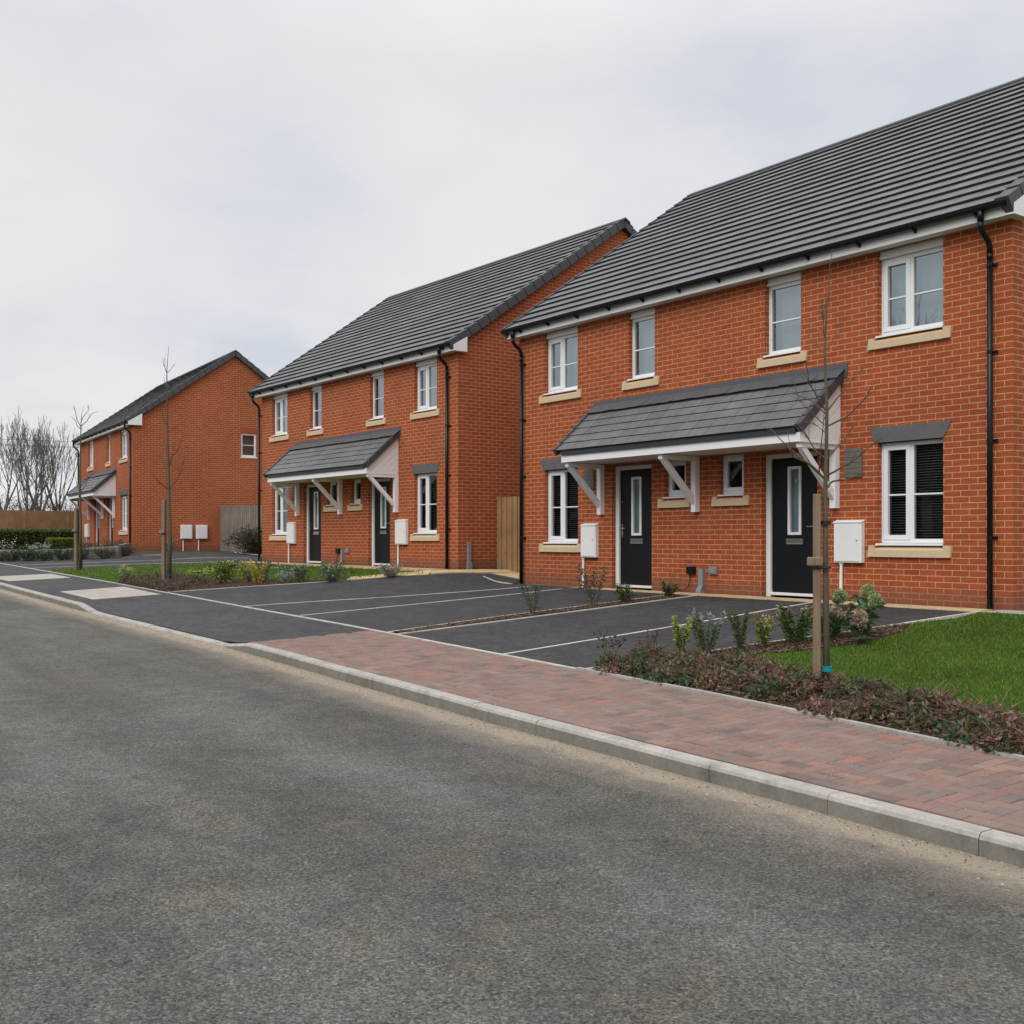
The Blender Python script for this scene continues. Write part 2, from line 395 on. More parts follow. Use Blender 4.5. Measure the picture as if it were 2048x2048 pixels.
# base ground sheet
xs = [-600, -300, -150, -90, -60] + [-45 + i * 1.0 for i in range(0, 76)] + [36, 50, 80, 150, 300, 600]
ys = [-600, -300, -150, -80, -50, -30, -20, -16] + [-14 + i * .5 for i in range(0, 40)] + [8, 12, 20, 40, 80, 150, 300, 600]
mb = MB(); idx = {}
for i, x in enumerate(xs):
    for j, y in enumerate(ys):
        idx[i, j] = len(mb.v); mb.v.append((x, y, G(max(-45, min(30, x)), y) - .22))
for i in range(len(xs) - 1):
    for j in range(len(ys) - 1):
        mb.f.append((idx[i, j], idx[i + 1, j], idx[i + 1, j + 1], idx[i, j + 1])); mb.m.append(0); mb.uv.append(None); mb.c.append(None)
tag(mb.build('ground', M['far']), kind='structure')
# road
rx = [-58, -45] + [-44 + i for i in range(0, 76)]
kl = [(x, lerp(x, KERB)) for x in rx]
poly = kl + [(32, -14.2), (-58, -14.2)]
patch('road', poly[::-1], 0, M['road'], 1.0, uvf=lambda x, y: (x, lerp(x, KERB) - y), zf=lambda x, y: zr(x))
# kerb stones
mb = MB(); L = .915; x = -46.0
prof = [(0, -.12, 1), (0, .085, 1), (.010, .106, 0), (.026, .115, 0), (.125, .115, 0), (.125, -.12, 1)]
while x < 31:
    a, b = x + .0022, x + L - .0022; sub = 4
    jz = U(-.003, .003); jy = U(-.003, .003)
    rings = []
    for k in range(sub + 1):
        xx = a + (b - a) * k / sub; y0 = lerp(xx, KERB)
        rings.append([(xx, y0 + n + jy, zr(xx) + (z - drop(xx) + jz if z > 0 else z)) for n, z, _ in prof])
    for k in range(sub):
        for i in range(len(prof) - 1):
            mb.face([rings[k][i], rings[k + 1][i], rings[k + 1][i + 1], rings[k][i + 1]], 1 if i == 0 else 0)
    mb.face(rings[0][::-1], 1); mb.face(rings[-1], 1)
    x += L
tag(mb.build('kerb', [M['kerb'], M['kerbface']]), kind='structure')
# footway tarmac (west) and block paving (east)
fx = [-46 + .7 * i for i in range(0, 71)]
fx = [v for v in fx if v < 3.2] + [3.3]
W0 = [(x, lerp(x, KERB) + .126) for x in fx] + [(3.62, -6.8)]
W1 = [(x, lerp(x, EDGE)) for x in fx]
patch('footpath', W0 + [(3.45, -5.9), (3.36, -5.08)] + W1[::-1][1:], 0, M['foot'], .5)
for nm, q in (('paving_slabs', [(-7.68, -6.36), (-4.95, -6.44), (-5.33, -5.02), (-8.29, -4.86)]), ('paving_slabs', [(-15.0, -6.36), (-12.48, -6.36), (-12.91, -4.8), (-15.3, -4.72)])):
    mb = MB()
    def bil(u, v): return tuple((1 - u) * (1 - v) * q[0][k] + u * (1 - v) * q[1][k] + u * v * q[2][k] + (1 - u) * v * q[3][k] for k in (0, 1))
    for i in range(4):
        for j in range(2):
            e = .006
            c4 = [bil((i + e) / 4, (j + e) / 2), bil((i + 1 - e) / 4, (j + e) / 2), bil((i + 1 - e) / 4, (j + 1 - e) / 2), bil((i + e) / 4, (j + 1 - e) / 2)]
            mb.hexa([(x, y, G(x, y) - .03) for x, y in c4] + [(x, y, G(x, y) + .009) for x, y in c4])
    tag(mb.build(nm, M['slab']), kind='structure')
# block paving: herringbone with a stretcher course along the kerb
mb = MB(); pal = [(.225, .118, .092), (.205, .112, .092), (.185, .112, .095), (.175, .125, .105), (.155, .125, .11), (.125, .11, .102), (.085, .08, .08), (.25, .145, .115), (.29, .105, .068), (.20, .135, .115)]
wts = [6, 7, 7, 7, 6, 3.5, 2.2, 3, .9, 6]
def paver(x0, x1, y0, y1):
    cx, cy = (x0 + x1) / 2, (y0 + y1) / 2
    k = lerp(cx, KERB) + .13; e = lerp(cx, EDGE) - .004
    if cx < 3.4 or cx > 20 or (cx < 3.75 and cy > -6.75 + 0 and x0 < 3.38): return
    y0 = max(y0, k); y1 = min(y1, e)
    if y1 - y0 < .025: return
    g = .0022; ch = .005; x0 += g; x1 -= g; y0 += g; y1 -= g
    c = random.choices(pal, wts)[0]; w = U(.76, 1.22); c = tuple(v * w * U(.95, 1.05) for v in c); g += U(0, .0015)
    dz = U(-.0018, .0018); tx, ty = U(-.006, .006), U(-.006, .006)
    def z(x, y, o): return G(x, y) + o + dz + (x - cx) * tx + (y - cy) * ty
    A = [(x0, y0), (x1, y0), (x1, y1), (x0, y1)]; B = [(x0 + ch, y0 + ch), (x1 - ch, y0 + ch), (x1 - ch, y1 - ch), (x0 + ch, y1 - ch)]
    a = [(x, y, z(x, y, -.001)) for x, y in A]; b = [(x, y, z(x, y, .004)) for x, y in B]; lo = [(x, y, z(x, y, -.03)) for x, y in A]
    mb.face(b, 0, None, c)
    for i in range(4):
        j = (i + 1) % 4
        mb.face([a[i], a[j], b[j], b[i]], 0, None, c); mb.face([lo[i], lo[j], a[j], a[i]], 0, None, c)
bw = .1
for s in range(-5, 90):
    X0 = 3.3 + s * .2
    k = lerp(X0 + .1, KERB) + .128
    paver(X0, X0 + .2, k, k + .1); paver(X0 + .1, X0 + .3, k + .1, k + .2)
for m_ in range(-60, 200):
    for n_ in range(-60, 120):
        # herringbone lattice: horizontal block at (i, j) when (i - j) % 4 == 0, vertical at (i-j)%4==2 shifted
        i, j = m_, n_
        r = (i - j) % 4
        x = 3.2 + i * bw; y = -7.2 + j * bw
        if x > 19 or y > -4.9 or y < -7.6 or x < 3: continue
        k2 = lerp(x + .1, KERB) + .33
        if r == 0:
            if y + .1 > k2 - .0: paver(x, x + .2, max(y, k2), y + .1)
        elif r == 3:
            if y + .2 > k2: paver(x, x + .1, max(y, k2), y + .2)
tag(fixn(mb.build('block_paving', M['paver'])), kind='structure')
patch('paving_bed', [(x, lerp(x, KERB) + .12) for x in [3.66 + .8 * i for i in range(20)]] + [(x, lerp(x, EDGE)) for x in [3.4 + .8 * i for i in range(20)]][::-1], -.012, simple('joint_sand', (.09, .07, .055), .95, .1, .3, 60), .5)

# edging along the back of the footway
mb = MB(); ex = [-46 + .9 * i for i in range(60)]; ex = [x for x in ex if x < 7.9]
strip(mb, [(x, lerp(x, EDGE)) for x in ex] + [(8.0, lerp(8.0, EDGE))], .05, .012)
tag(mb.build('edging_kerb', M['edging']), kind='structure'); mb = MB()
x = 8.0
while x < 20:
    b = x + .91; strip(mb, [(x + .003, lerp(x, EDGE)), (b - .003, lerp(b, EDGE))], .052, .024, step=2); x = b
tag(mb.build('edging_kerb', M['kerb']), kind='structure')

# drives
LB = [(-5.85, -4.68), (-4.67, -3.35), (-3.3, -2.0), (-2.32, -.7), (-1.9, .4)]
RB = [(8.07, -5.26), (8.36, -4.34), (8.53, -3.43), (8.95, -2.1), (9.37, -.42)]
ee = lambda a, b, n: [(a + (b - a) * i / n, lerp(a + (b - a) * i / n, EDGE) + .045) for i in range(n + 1)]
patch('driveway', ee(-5.85, 8.07, 26) + RB[1:] + [(4.85, -.42), (2.2, -.36), (2.2, -.12), (-.18, -.12), (-.9, .6), (-1.9, .6)] + LB[::-1][1:-1], .001, M['tarmac'])
mb = MB()
for q, w in (([(-1.46, -4.87), (.65, -1.0), (.82, -.45)], .043), ([(.76, -4.9), (1.68, -1.3), (1.83, -.2)], .043), ([(6.57, -5.2), (6.84, -2.6), (6.98, -.44)], .043),
             ([(-1.5, .14), (-.75, -.12), (-.05, -.22)], .03)):
    strip(mb, q[::-1], w, .006)
tag(mb.build('driveway_line', M['linewhite']), kind='structure')
mb = MB(); strip(mb, [(3.76, -5.05), (3.9, -3.33), (4.22, -1.44), (4.40, -.5)][::-1], .045, .012); strip(mb, [(4.05, -5.08), (4.35, -3.39), (4.75, -1.06), (4.86, -.42)][::-1], .045, .012)
strip(mb, RB[::-1], .05, .014); strip(mb, [(-6.05, -4.66)] + LB[:3], .04, .012)
strip(mb, [(9.37, -.42), (9.8, -.45), (10.6, -.44)], .05, .014)
tag(mb.build('edging_kerb', M['edging']), kind='structure')
# buff paving along the houses
mb = MB()
def flags(p0, p1, w, n, off=.012):
    for i in range(n):
        a, b = i / n + .002, (i + 1) / n - .002
        x0, y0 = p0[0] + (p1[0] - p0[0]) * a, p0[1] + (p1[1] - p0[1]) * a; x1, y1 = p0[0] + (p1[0] - p0[0]) * b, p0[1] + (p1[1] - p0[1]) * b
        l = math.hypot(x1 - x0, y1 - y0); nx, ny = -(y1 - y0) / l * w, (x1 - x0) / l * w
        q = [(x0, y0), (x1, y1), (x1 + nx, y1 + ny), (x0 + nx, y0 + ny)]
        mb.hexa([(x, y, G(x, y) - .05) for x, y in q] + [(x, y, G(x, y) + off) for x, y in q])
flags((2.2, -.36), (4.9, -.42), .30, 6); flags((4.905, -.42), (9.35, -.44), .37, 10)
flags((-12.6, -.42), (-3.0, -.13), .42, 20); flags((-3.35, -1.95), (-2.35, -.62), .62, 3, .006); flags((-2.4, -.5), (-1.95, 1.3), .55, 4, .006)
flags((-11.0, -2.5), (-7.3, -.1), .16, 8, .008)
tag(mb.build('path', M['buff']), kind='structure')
mb = MB(); flags((-1.9, .62), (-.25, .62), .72, 3, .005); 
tag(mb.build('path', M['buff']), kind='structure')
mb = MB(); strip(mb, [(7.55, -1.62), (7.72, -.85), (7.75, -.46)][::-1], .028, .003); tag(mb.build('dark_drive_line', M['black_pl']), kind='structure')  # thin black strip laid on the drive surface
tag(patch('gravel', [(9.42, -.39), (9.85, -.40), (13, -.40), (13, -.0), (9.42, -.0)], .008, simple('pale_gravel', (.34, .32, .29), .9, .2, .75, 55, 1.0, 55), .4), kind='stuff')
# beds
bed_e = [(9.0, -3.9), (9.28, -4.27), (10.15, -4.58), (10.9, -4.68), (11.9, -4.85), (13, -5.0), (16, -5.6), (19, -6.1)]
bed_drive = [(8.1, -5.2), (8.4, -4.34), (8.57, -3.43), (9.0, -2.1), (9.2, -1.45), (9.5, -2.0), (9.6, -2.75), (9.45, -3.4)]
def eo(a, b, n, o=.05): return [(a + (b - a) * i / n, lerp(a + (b - a) * i / n, EDGE) + o) for i in range(n + 1)]
patch('flower_bed', eo(8.12, 19, 24) + bed_e[::-1] + [(9.3, -3.4), (9.55, -2.9), (9.5, -2.1), (9.2, -1.45), (8.99, -2.1), (8.57, -3.43), (8.4, -4.34)], .01, M['soil'], .3)
patch('flower_bed', [(3.8, -5.0), (4.06, -5.03), (4.31, -3.39), (4.71, -1.06), (4.8, -.5), (4.44, -.5), (4.26, -1.44), (3.94, -3.33)], .012, M['soil'], .3)
patch('flower_bed', eo(-10.1, -5.95, 8) + [(-4.75, -3.35), (-3.4, -2.0), (-5.85, -2.62), (-8.2, -2.95), (-9.5, -3.4)], .01, M['soil'], .4)
# lawns
patch('lawn', [(9.45, -1.0), (9.43, -.5), (10.6, -.45), (19, -.45), (19, -6.1)] + bed_e[::-1][1:] + [(9.3, -3.4), (9.55, -2.9), (9.5, -2.1), (9.22, -1.45)], .014, M['lawn'], .4)
L2 = eo(-17.3, -10.1, 10) + [(-9.5, -3.4), (-8.2, -2.95), (-5.85, -2.62), (-3.4, -2.0), (-2.55, -.6), (-3.0, -.45), (-12.7, -.5), (-13.4, -.6), (-14.93, -1.72), (-16.82, -3.6)]
patch('lawn', L2, .004, M['lawn'], .6)
patch('driveway', [(-12.2, -1.0), (-8.6, -.95), (-7.9, -.47), (-11.9, -.5)], .016, M['tarmac'], .5)
# drive and beds in front of the third house
L3 = [(-12.5, -.44), (-13.4, -.58), (-14.93, -1.7), (-16.82, -3.58), (-17.3, -4.4)] + ee(-17.3, -24.9, 8)[1:] + [(-23.5, -3.6), (-21.1, -2.5), (-19.6, -1.55), (-22.9, .0), (-23.7, 3.2), (-17.6, 2.6), (-12.7, 2.5), (-12.7, .1)]
patch('driveway', L3[::-1], .001, M['tarmac'], .6)
mb = MB(); strip(mb, [(-21.4, -4.2), (-16.8, -1.08), (-15.8, 1.24)], .07, .008); strip(mb, [(-19.2, -4.35), (-15.48, -1.53), (-13.53, -.2)], .07, .008); strip(mb, [(-20.08, -.71), (-19.3, -.24)], .07, .008)
tag(mb.build('driveway_line', M['linewhite']), kind='structure')
mb = MB(); strip(mb, [(-20.5, 2.62), (-17.0, 2.4), (-12.8, 1.9)], .07, .02)
tag(mb.build('edging_kerb', M['edging']), kind='structure')
patch('flower_bed', [(-45, -3.8), (-27, -4.2), (-24.9, -4.26), (-23.5, -3.6), (-21.1, -2.5), (-19.6, -1.55), (-22.9, .0), (-24, .1), (-33, .7), (-45, .8)], -.004, M['soil'], .9)

# ------------------------------------------------------------------ houses
def brick_uvs(pts, ax):
    return [((p[0] if ax == 'x' else p[1]), p[2]) for p in pts]
ZS = 4.585
def wall_grid(mb, ax, c0, a0, a1, z0, z1, holes, flip=False, depth=.13, inward=1):
    """skin in the plane ax ('x' = facade running along x at y=c0; 'y' = gable along y at x=c0)"""
    A = sorted(set([a0, a1] + [v for h in holes for v in h[:2]])); Z = sorted(set([z0, z1] + [v for h in holes for v in h[2:]]))
    mk = (lambda a, z: (a, c0, z)) if ax == 'x' else (lambda a, z: (c0, a, z))
    for i in range(len(A) - 1):
        for j in range(len(Z) - 1):
            ca, cz = (A[i] + A[i + 1]) / 2, (Z[j] + Z[j + 1]) / 2
            if any(h[0] < ca < h[1] and h[2] < cz < h[3] for h in holes): continue
            q = [mk(A[i], Z[j]), mk(A[i + 1], Z[j]), mk(A[i + 1], Z[j + 1]), mk(A[i], Z[j + 1])]
            mb.face(q[::-1] if flip else q, 0, brick_uvs(q[::-1] if flip else q, ax))
    for h in holes:
        d = depth * inward
        for (p, r) in (((h[0], h[2]), (h[0], h[3])), ((h[1], h[3]), (h[1], h[2])), ((h[0], h[3]), (h[1], h[3])), ((h[1], h[2]), (h[0], h[2]))):
            if ax == 'x': q = [(p[0], c0, p[1]), (p[0], c0 + d, p[1]), (r[0], c0 + d, r[1]), (r[0], c0, r[1])]
            else: q = [(c0, p[0], p[1]), (c0 + d, p[0], p[1]), (c0 + d, r[0], r[1]), (c0, r[0], r[1])]
            if p[0] == r[0]: uv = [((v[1] if ax == 'x' else v[0]) + p[0], v[2]) for v in q]
            else: uv = [(v[0], v[1]) for v in q]
            mb.face(q, 0, uv)
def frame_members(mb, x0, x1, z0, z1, t, y0, y1):
    mb.box(x0, x0 + t, y0, y1, z0, z1); mb.box(x1 - t, x1, y0, y1, z0, z1)
    mb.box(x0 + t, x1 - t, y0, y1, z0, z0 + t); mb.box(x0 + t, x1 - t, y0, y1, z1 - t, z1)
def make_window(root, x0, x1, z0, z1, kind, up, sill=True, headboard=0, sx=None):
    mb = MB(); t = .052; Y0, Y1 = .085, .15
    panes = []
    frame_members(mb, x0, x1, z0, z1, t, Y0, Y1)
    if kind == 'double':
        xm = x0 + (x1 - x0) * .475
        mb.box(xm - .028, xm + .028, Y0, Y1, z0 + t, z1 - t)
        a, b = x0 + t - .012, xm - .028 + .012
        frame_members(mb, a, b, z0 + t - .012, z1 - t + .012, .062, Y0 - .014, Y1 - .02)
        panes += [(a + .062, b - .062, z0 + t + .05, z1 - t - .05), (xm + .028, x1 - t, z0 + t, z1 - t)]
    elif kind == 'small':
        a, b = x0 + t - .01, x1 - t + .01
        frame_members(mb, a, b, z0 + t - .01, z1 - t + .01, .055, Y0 - .014, Y1 - .02)
        panes += [(a + .055, b - .055, z0 + t + .045, z1 - t - .045)]
    else:
        panes += [(x0 + t, x1 - t, z0 + t, z1 - t)]
    if kind != 'small':
        for p in panes:
            zm = (p[2] + p[3]) / 2 - .03; mb.box(p[0], p[1], Y0 + .012, Y1 - .02, zm - .011, zm + .011)
    if headboard: mb.box(x0, x1, .05, Y1 - .01, z1 + .002, z1 + headboard); mb.box(x0 - .0, x1, .035, .05, z1 + .002, z1 + .035)
    w = mb.build('window', M['upvc'], root, bevel=.004)
    for p in panes:
        g = MB(); y = Y0 + .03; g.face([(p[0] - .004, y, p[2] - .004), (p[1] + .004, y, p[2] - .004), (p[1] + .004, y, p[3] + .004), (p[0] - .004, y, p[3] + .004)])
        g.build('pane', M['glassup'] if up else M['glass'], w)
    c = MB(); c.prism_x([(-.012, z0 - .034), (.14, z0 - .034), (.14, z0 - .002), (.0, z0 - .008), (-.012, z0 - .014)], x0 - .028, x1 - .004)
    c.build('window_ledge', M['upvc'], w, bevel=.003)
    if kind == 'small' or up:
        c = MB(); 
        n = 12
        for i in range(n):   # soft pleats
            xa = x0 - .05 + (x1 - x0 + .1) * i / n; xb = x0 - .05 + (x1 - x0 + .1) * (i + 1) / n; ya, yb = .3 + .012 * (i % 2), .3 + .012 * ((i + 1) % 2)
            c.face([(xa, ya, z0 - .05), (xb, yb, z0 - .05), (xb, yb, z1 + .05), (xa, ya, z1 + .05)])
        c.build('blind', M['sky_tint'] if up else M['room'], w)  # sheet coloured as reflected sky upstairs, as room darkness in small windows
    else:
        c = MB(); z = z0 + .05
        while z < z1 - .04:
            c.hexa([(x0 + .05, .205, z), (x1 - .05, .205, z), (x1 - .05, .222, z + .006), (x0 + .05, .222, z + .006), (x0 + .05, .205, z + .0015), (x1 - .05, .205, z + .0015), (x1 - .05, .222, z + .0075), (x0 + .05, .222, z + .0075)]); z += .034
        c.build('blind', M['slat'], w)
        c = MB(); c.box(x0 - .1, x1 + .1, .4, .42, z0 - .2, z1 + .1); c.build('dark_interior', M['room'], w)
    if sill:
        s0, s1 = sx if sx else (x0 - .13, x1 + .115)
        c = MB(); zb, zt = z0 - .182, z0 - .036
        c.prism_x([(-.042, zb), (.11, zb), (.11, zt - .012), (.03, zt - .016), (-.042, zt - .055)], x0 - .03, x1 + .02)
        for a, b, e in ((s0, x0 - .03, -1), (x1 + .02, s1, 1)):
            o = (a + .02, b) if e < 0 else (a, b - .02)
            c.hexa([(a, -.042, zb), (b, -.042, zb), (b, -.001, zb), (a, -.001, zb), (o[0], -.042, zt - .002), (o[1], -.042, zt - .002), (b, -.001, zt), (a, -.001, zt)])
        c.build('sill', M['stone'], w, bevel=.003)
    return w
def make_lintel(root, x0, x1):
    mb = MB(); mb.prism_y([(x0 - .03, 2.088), (x1 + .01, 2.088), (x1 + .115, 2.288), (x0 - .13, 2.288)], -.012, .1); return mb.build('lintel', M['lintel'], root, bevel=.003)
def make_door(root, x0, x1, handle):
    """handle -1: on the left of the leaf"""
    z1 = 2.055; y = .10; fx = .075
    a, b = (x0 + .10, x1 - .012) if True else (x0 + fx, x1 - fx)
    a, b = x0 + .085, x1 - .07
    mb = MB(); yy = y + .02
    gx0, gx1 = a + .30, b - .27
    gx0 = (a + b) / 2 - .10; gx1 = gx0 + .20; gz0, gz1 = .91, 1.845
    mb.box(a, gx0, yy, yy + .045, .075, 1.985); mb.box(gx1, b, yy, yy + .045, .075, 1.985); mb.box(gx0, gx1, yy, yy + .045, .075, gz0); mb.box(gx0, gx1, yy, yy + .045, gz1, 1.985)
    d = mb.build('door', M['doorpaint'], root, bevel=.002)
    mb = MB(); mb.box(x0 + .0, a - .004, y - .015, y + .075, .0, z1); mb.box(b + .004, x1, y - .015, y + .075, .0, z1); mb.box(a - .004, b + .004, y - .015, y + .075, 1.99, z1); mb.box(a - .004, b + .004, y - .03, y + .075, .03, .07)
    mb.build('door_frame', M['upvc'], d, bevel=.004)
    mb = MB(); frame_members(mb, gx0 - .018, gx1 + .018, gz0 - .018, gz1 + .018, .04, yy - .02, yy + .05); mb.build('pane_trim', M['upvc'], d, bevel=.004)
    mb = MB(); mb.face([(gx0 + .01, yy + .012, gz0 + .01), (gx1 - .01, yy + .012, gz0 + .01), (gx1 - .01, yy + .012, gz1 - .01), (gx0 + .01, yy + .012, gz1 - .01)]); mb.build('pane', M['glass'], d)
    mb = MB(); mb.box(gx0 - .02, gx1 + .02, yy + .06, yy + .07, gz0 - .02, gz1 + .02); mb.build('pane_backing', M['sky_tint'], d)  # opaque backing added behind the clear pane to lighten the door glass
    cx = (gx0 + gx1) / 2
    mb = MB(); frame_members(mb, cx - .15, cx + .15, .757, .837, .014, yy - .014, yy - .001); mb.box(cx - .135, cx + .135, yy - .009, yy - .002, .772, .822); mb.build('letter_plate', M['chrome'], d, bevel=.002)
    hx = a + .055 if handle < 0 else b - .055
    mb = MB(); mb.box(hx - .017, hx + .017, yy - .012, yy - .001, .87, 1.09); mb.tube([(hx, yy - .01, 1.01), (hx, yy - .05, 1.01), (hx - handle * .11, yy - .052, 1.01)], .009, 8); mb.tube([(hx, yy - .001, .93), (hx, yy - .02, .93)], .012, 8)
    mb.build('handle', M['chrome'], d, bevel=.001)
    mb = MB(); mb.tube([(hx + .005, yy, 1.45), (hx + .005, yy - .012, 1.45)], .013, 8); mb.build('lock', M['chrome'], d)
    return d
def roof_courses(mb, n, E, R, xl0, xl1, xr, lift=.042, sgn=1, under=True):
    """tile courses from eave point E=(y,z) up to R; xl0/xl1 left edge at eave and ridge"""
    dy, dz = R[0] - E[0], R[1] - E[1]; l = math.hypot(dy, dz); ny, nz = -dz / l, dy / l
    if nz < 0: ny, nz = -ny, -nz
    def P(s, h, x): return (x, E[0] + dy * s + ny * h, E[1] + dz * s + nz * h)
    for i in range(n):
        s0, s1 = i / n, (i + 1) / n + .0006
        xa, xb = xl0 + (xl1 - xl0) * s0, xl0 + (xl1 - xl0) * s1
        jl = U(-.006, .006)
        segs = 24
        hs = [lift + U(-.0025, .0025) for _ in range(segs + 1)]
        for k in range(segs):
            f0, f1 = k / segs, (k + 1) / segs
            a0, a1 = xa + (xr - xa) * f0, xa + (xr - xa) * f1; b0, b1 = xb + (xr - xb) * f0, xb + (xr - xb) * f1
            h0, h1 = hs[k], hs[k + 1]
            q = [P(s0, h0, a0), P(s0, h1, a1), P(s1, .006, b1), P(s1, .006, b0)]
            r = i * 2.0 + (.5 if i % 2 else 0)
            uv = [(a0 + (i % 2) * .165, i + .2), (a1 + (i % 2) * .165, i + .2), (b1 + (i % 2) * .165, i + .8), (b0 + (i % 2) * .165, i + .8)]
            mb.face(q if sgn > 0 else q[::-1], 0, uv)
            q = [P(s0, -.004, a0), P(s0, -.004, a1), P(s0, h1, a1), P(s0, h0, a0)]
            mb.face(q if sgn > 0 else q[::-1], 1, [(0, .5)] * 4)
        for x_, e_ in ((xa, 0), (xr, 1)):
            x2 = xb if e_ == 0 else xr
            q = [P(s0, -.03, x_), P(s0, lift, x_), P(s1, .006, x2), P(s1, -.03, x2)]
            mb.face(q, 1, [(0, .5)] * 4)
    return P
M['tileshade'] = simple('shaded_tile_edge', (.035, .035, .038), .8, .2, .2, 6)  # tile edges coloured darker to carry the shadow below each course

def make_house(name, loc, th, P, label):
    root = empty(name, loc, th); tag(root, label, 'house', 'brick semi-detached houses along the street')
    xl, xr, ry, rz = P['xl'], P['xr'], P['ry'], P['rz']; D = 2 * ry
    holes = []
    for (a, b, k) in P['up']: holes.append((a, b, 3.43, ZS - .001))
    for (a, b, k) in P['ground']: holes.append((a, b, .72, 2.088))
    for (a, b, h) in P['doors']: holes.append((a, b, -.02, 2.057))
    for (a, b) in P['small']: holes.append((a, b, 1.46, 2.10))
    mb = MB(); wall_grid(mb, 'x', 0, xl, xr, -.6, ZS, holes)
    wall_grid(mb, 'x', D, xl, xr, -.6, ZS, [], flip=True)
    gh = P.get('gable_holes', [])
    for x, fl, hs in ((xl, True, []), (xr, False, gh)):
        wall_grid(mb, 'y', x, 0, D, -.6, ZS, hs, flip=fl, inward=-1)
        q = [(x, 0, ZS), (x, D, ZS), (x, D, ZS + .12), (x, ry, rz - .16), (x, 0, ZS + .12)]
        if fl: q = q[::-1]
        mb.face(q, 0, brick_uvs(q, 'y'))
    wall = mb.build('wall', M['brick'], root)
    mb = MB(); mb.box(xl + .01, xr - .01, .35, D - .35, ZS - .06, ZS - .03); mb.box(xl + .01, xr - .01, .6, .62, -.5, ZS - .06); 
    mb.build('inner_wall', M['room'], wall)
    # roof
    rl0, rl1, rr = P['rl'][0], P['rl'][1], xr + .10
    E = (-.285, 4.715); R = (ry, rz - .045); n = P['courses']
    mb = MB(); roof_courses(mb, n, E, R, rl0, rl1, rr); roof_courses(mb, n, (D + .285, 4.715), R, rl0, rl1, rr, sgn=-1)
    roof = fixn(mb.build('roof', [M['tile'], M['tileshade']], root))
    mb = MB(); xx = rl1 - .02; i = 0
    while xx < rr + .02:
        x2 = min(xx + .45, rr + .06)
        for s in (-1, 1):
            mb.hexa([(xx + .004, ry + s * .0, rz - .03), (x2 - .004, ry + s * .0, rz - .03), (x2 - .004, ry + s * .15, rz - .12), (xx + .004, ry + s * .15, rz - .12),
                     (xx + .004, ry, rz + .012), (x2 - .004, ry, rz + .012), (x2 - .004, ry + s * .155, rz - .075), (xx + .004, ry + s * .155, rz - .075)])
        xx += .45
    mb.build('ridge_tile', M['verge'], roof)
    # cloaked verges on both gables
    for side in (1, -1):
        mb = MB(); xo = rr if side > 0 else None
        for (Ea, s) in ((E, 1), ((D + .285, 4.715), -1)):
            dy, dz = R[0] - Ea[0], R[1] - Ea[1]
            l = math.hypot(dy, dz); ny, nz = -dz / l * s, dy / l * s
            for i in range(n):
                s0, s1 = i / n - .001, (i + 1) / n - .004
                h0, h1 = .062, .044
                def pt(sv, h, x): return (x, Ea[0] + dy * sv + ny * h, Ea[1] + dz * sv + nz * h)
                xb = (rl0 + (rl1 - rl0) * (s0 + s1) / 2)
                xa, xc = (xr + .03, rr + .028) if side > 0 else (xb - .02, xb + .04)
                mb.hexa([pt(s0, -.135, xa), pt(s0, -.135, xc), pt(s1, -.135, xc), pt(s1, -.135, xa), pt(s0, h0, xa - (.08 if side > 0 else 0)), pt(s0, h0, xc), pt(s1, h1, xc), pt(s1, h1, xa - (.08 if side > 0 else 0))])
        fixn(mb.build('verge', M['verge'], roof, bevel=.004))
    # fascia, soffit, box ends
    fl, fr = xl - .115, xr + .13
    mb = MB(); mb.box(fl, fr - .021, D + .18, D + .20, ZS - .008, 4.72); mb.build('fascia', M['upvc'], root)
    mb = MB(); mb.box(fl, fr - .021, -.20, -.18, ZS - .008, 4.72); fas = mb.build('fascia', M['upvc'], root)
    mb = MB(); mb.box(fl, fr - .021, -.179, -.002, ZS, ZS + .012); mb.build('soffit', M['soffit'], fas)
    mb = MB(); be = P.get('boxend', .25); sl = (R[1] - E[1]) / (R[0] - E[0])
    poly = [(-.203, ZS - .008), (be, ZS - .008), (be, 4.70 + (be + .2) * sl - .04), (-.203, 4.70)]
    mb.prism_x(poly, xr + .004, fr); mb.build('box_end', M['upvc'], fas, bevel=.003); mb = MB(); mb.prism_x(poly, xl - .115, xl - .004); mb.build('box_end', M['upvc'], fas, bevel=.003)
    # gutter
    mb = MB(); pr = [(-.26 + .056 * cos(a), 4.725 + .056 * sin(a)) for a in [PI + PI * k / 8 for k in range(9)]] + [(-.26 + .05 * cos(a), 4.725 + .05 * sin(a)) for a in [2 * PI - PI * k / 8 for k in range(9)]]
    mb.prism_x(pr, fl - .05, fr - .05); 
    for xx in (fl - .05, fr - .055): mb.prism_x(pr[:9], xx, xx + .005)
    gut = fixn(mb.build('gutter', M['black_pl'], root))
    xx = fl + .45
    while xx < fr - .2:
        mb = MB(); mb.box(xx - .014, xx + .014, -.225, -.2, 4.63, 4.73); mb.hexa([(xx - .012, -.29, 4.655), (xx + .012, -.29, 4.655), (xx + .012, -.2, 4.63), (xx - .012, -.2, 4.63), (xx - .012, -.29, 4.668), (xx + .012, -.29, 4.668), (xx + .012, -.2, 4.66), (xx - .012, -.2, 4.66)])
        mb.tube([(xx, -.26 + .06 * cos(a), 4.725 + .06 * sin(a)) for a in [PI + PI * k / 6 for k in range(7)]], .007, 5)
        mb.build('gutter_bracket', M['black_pl'], gut); xx += .82
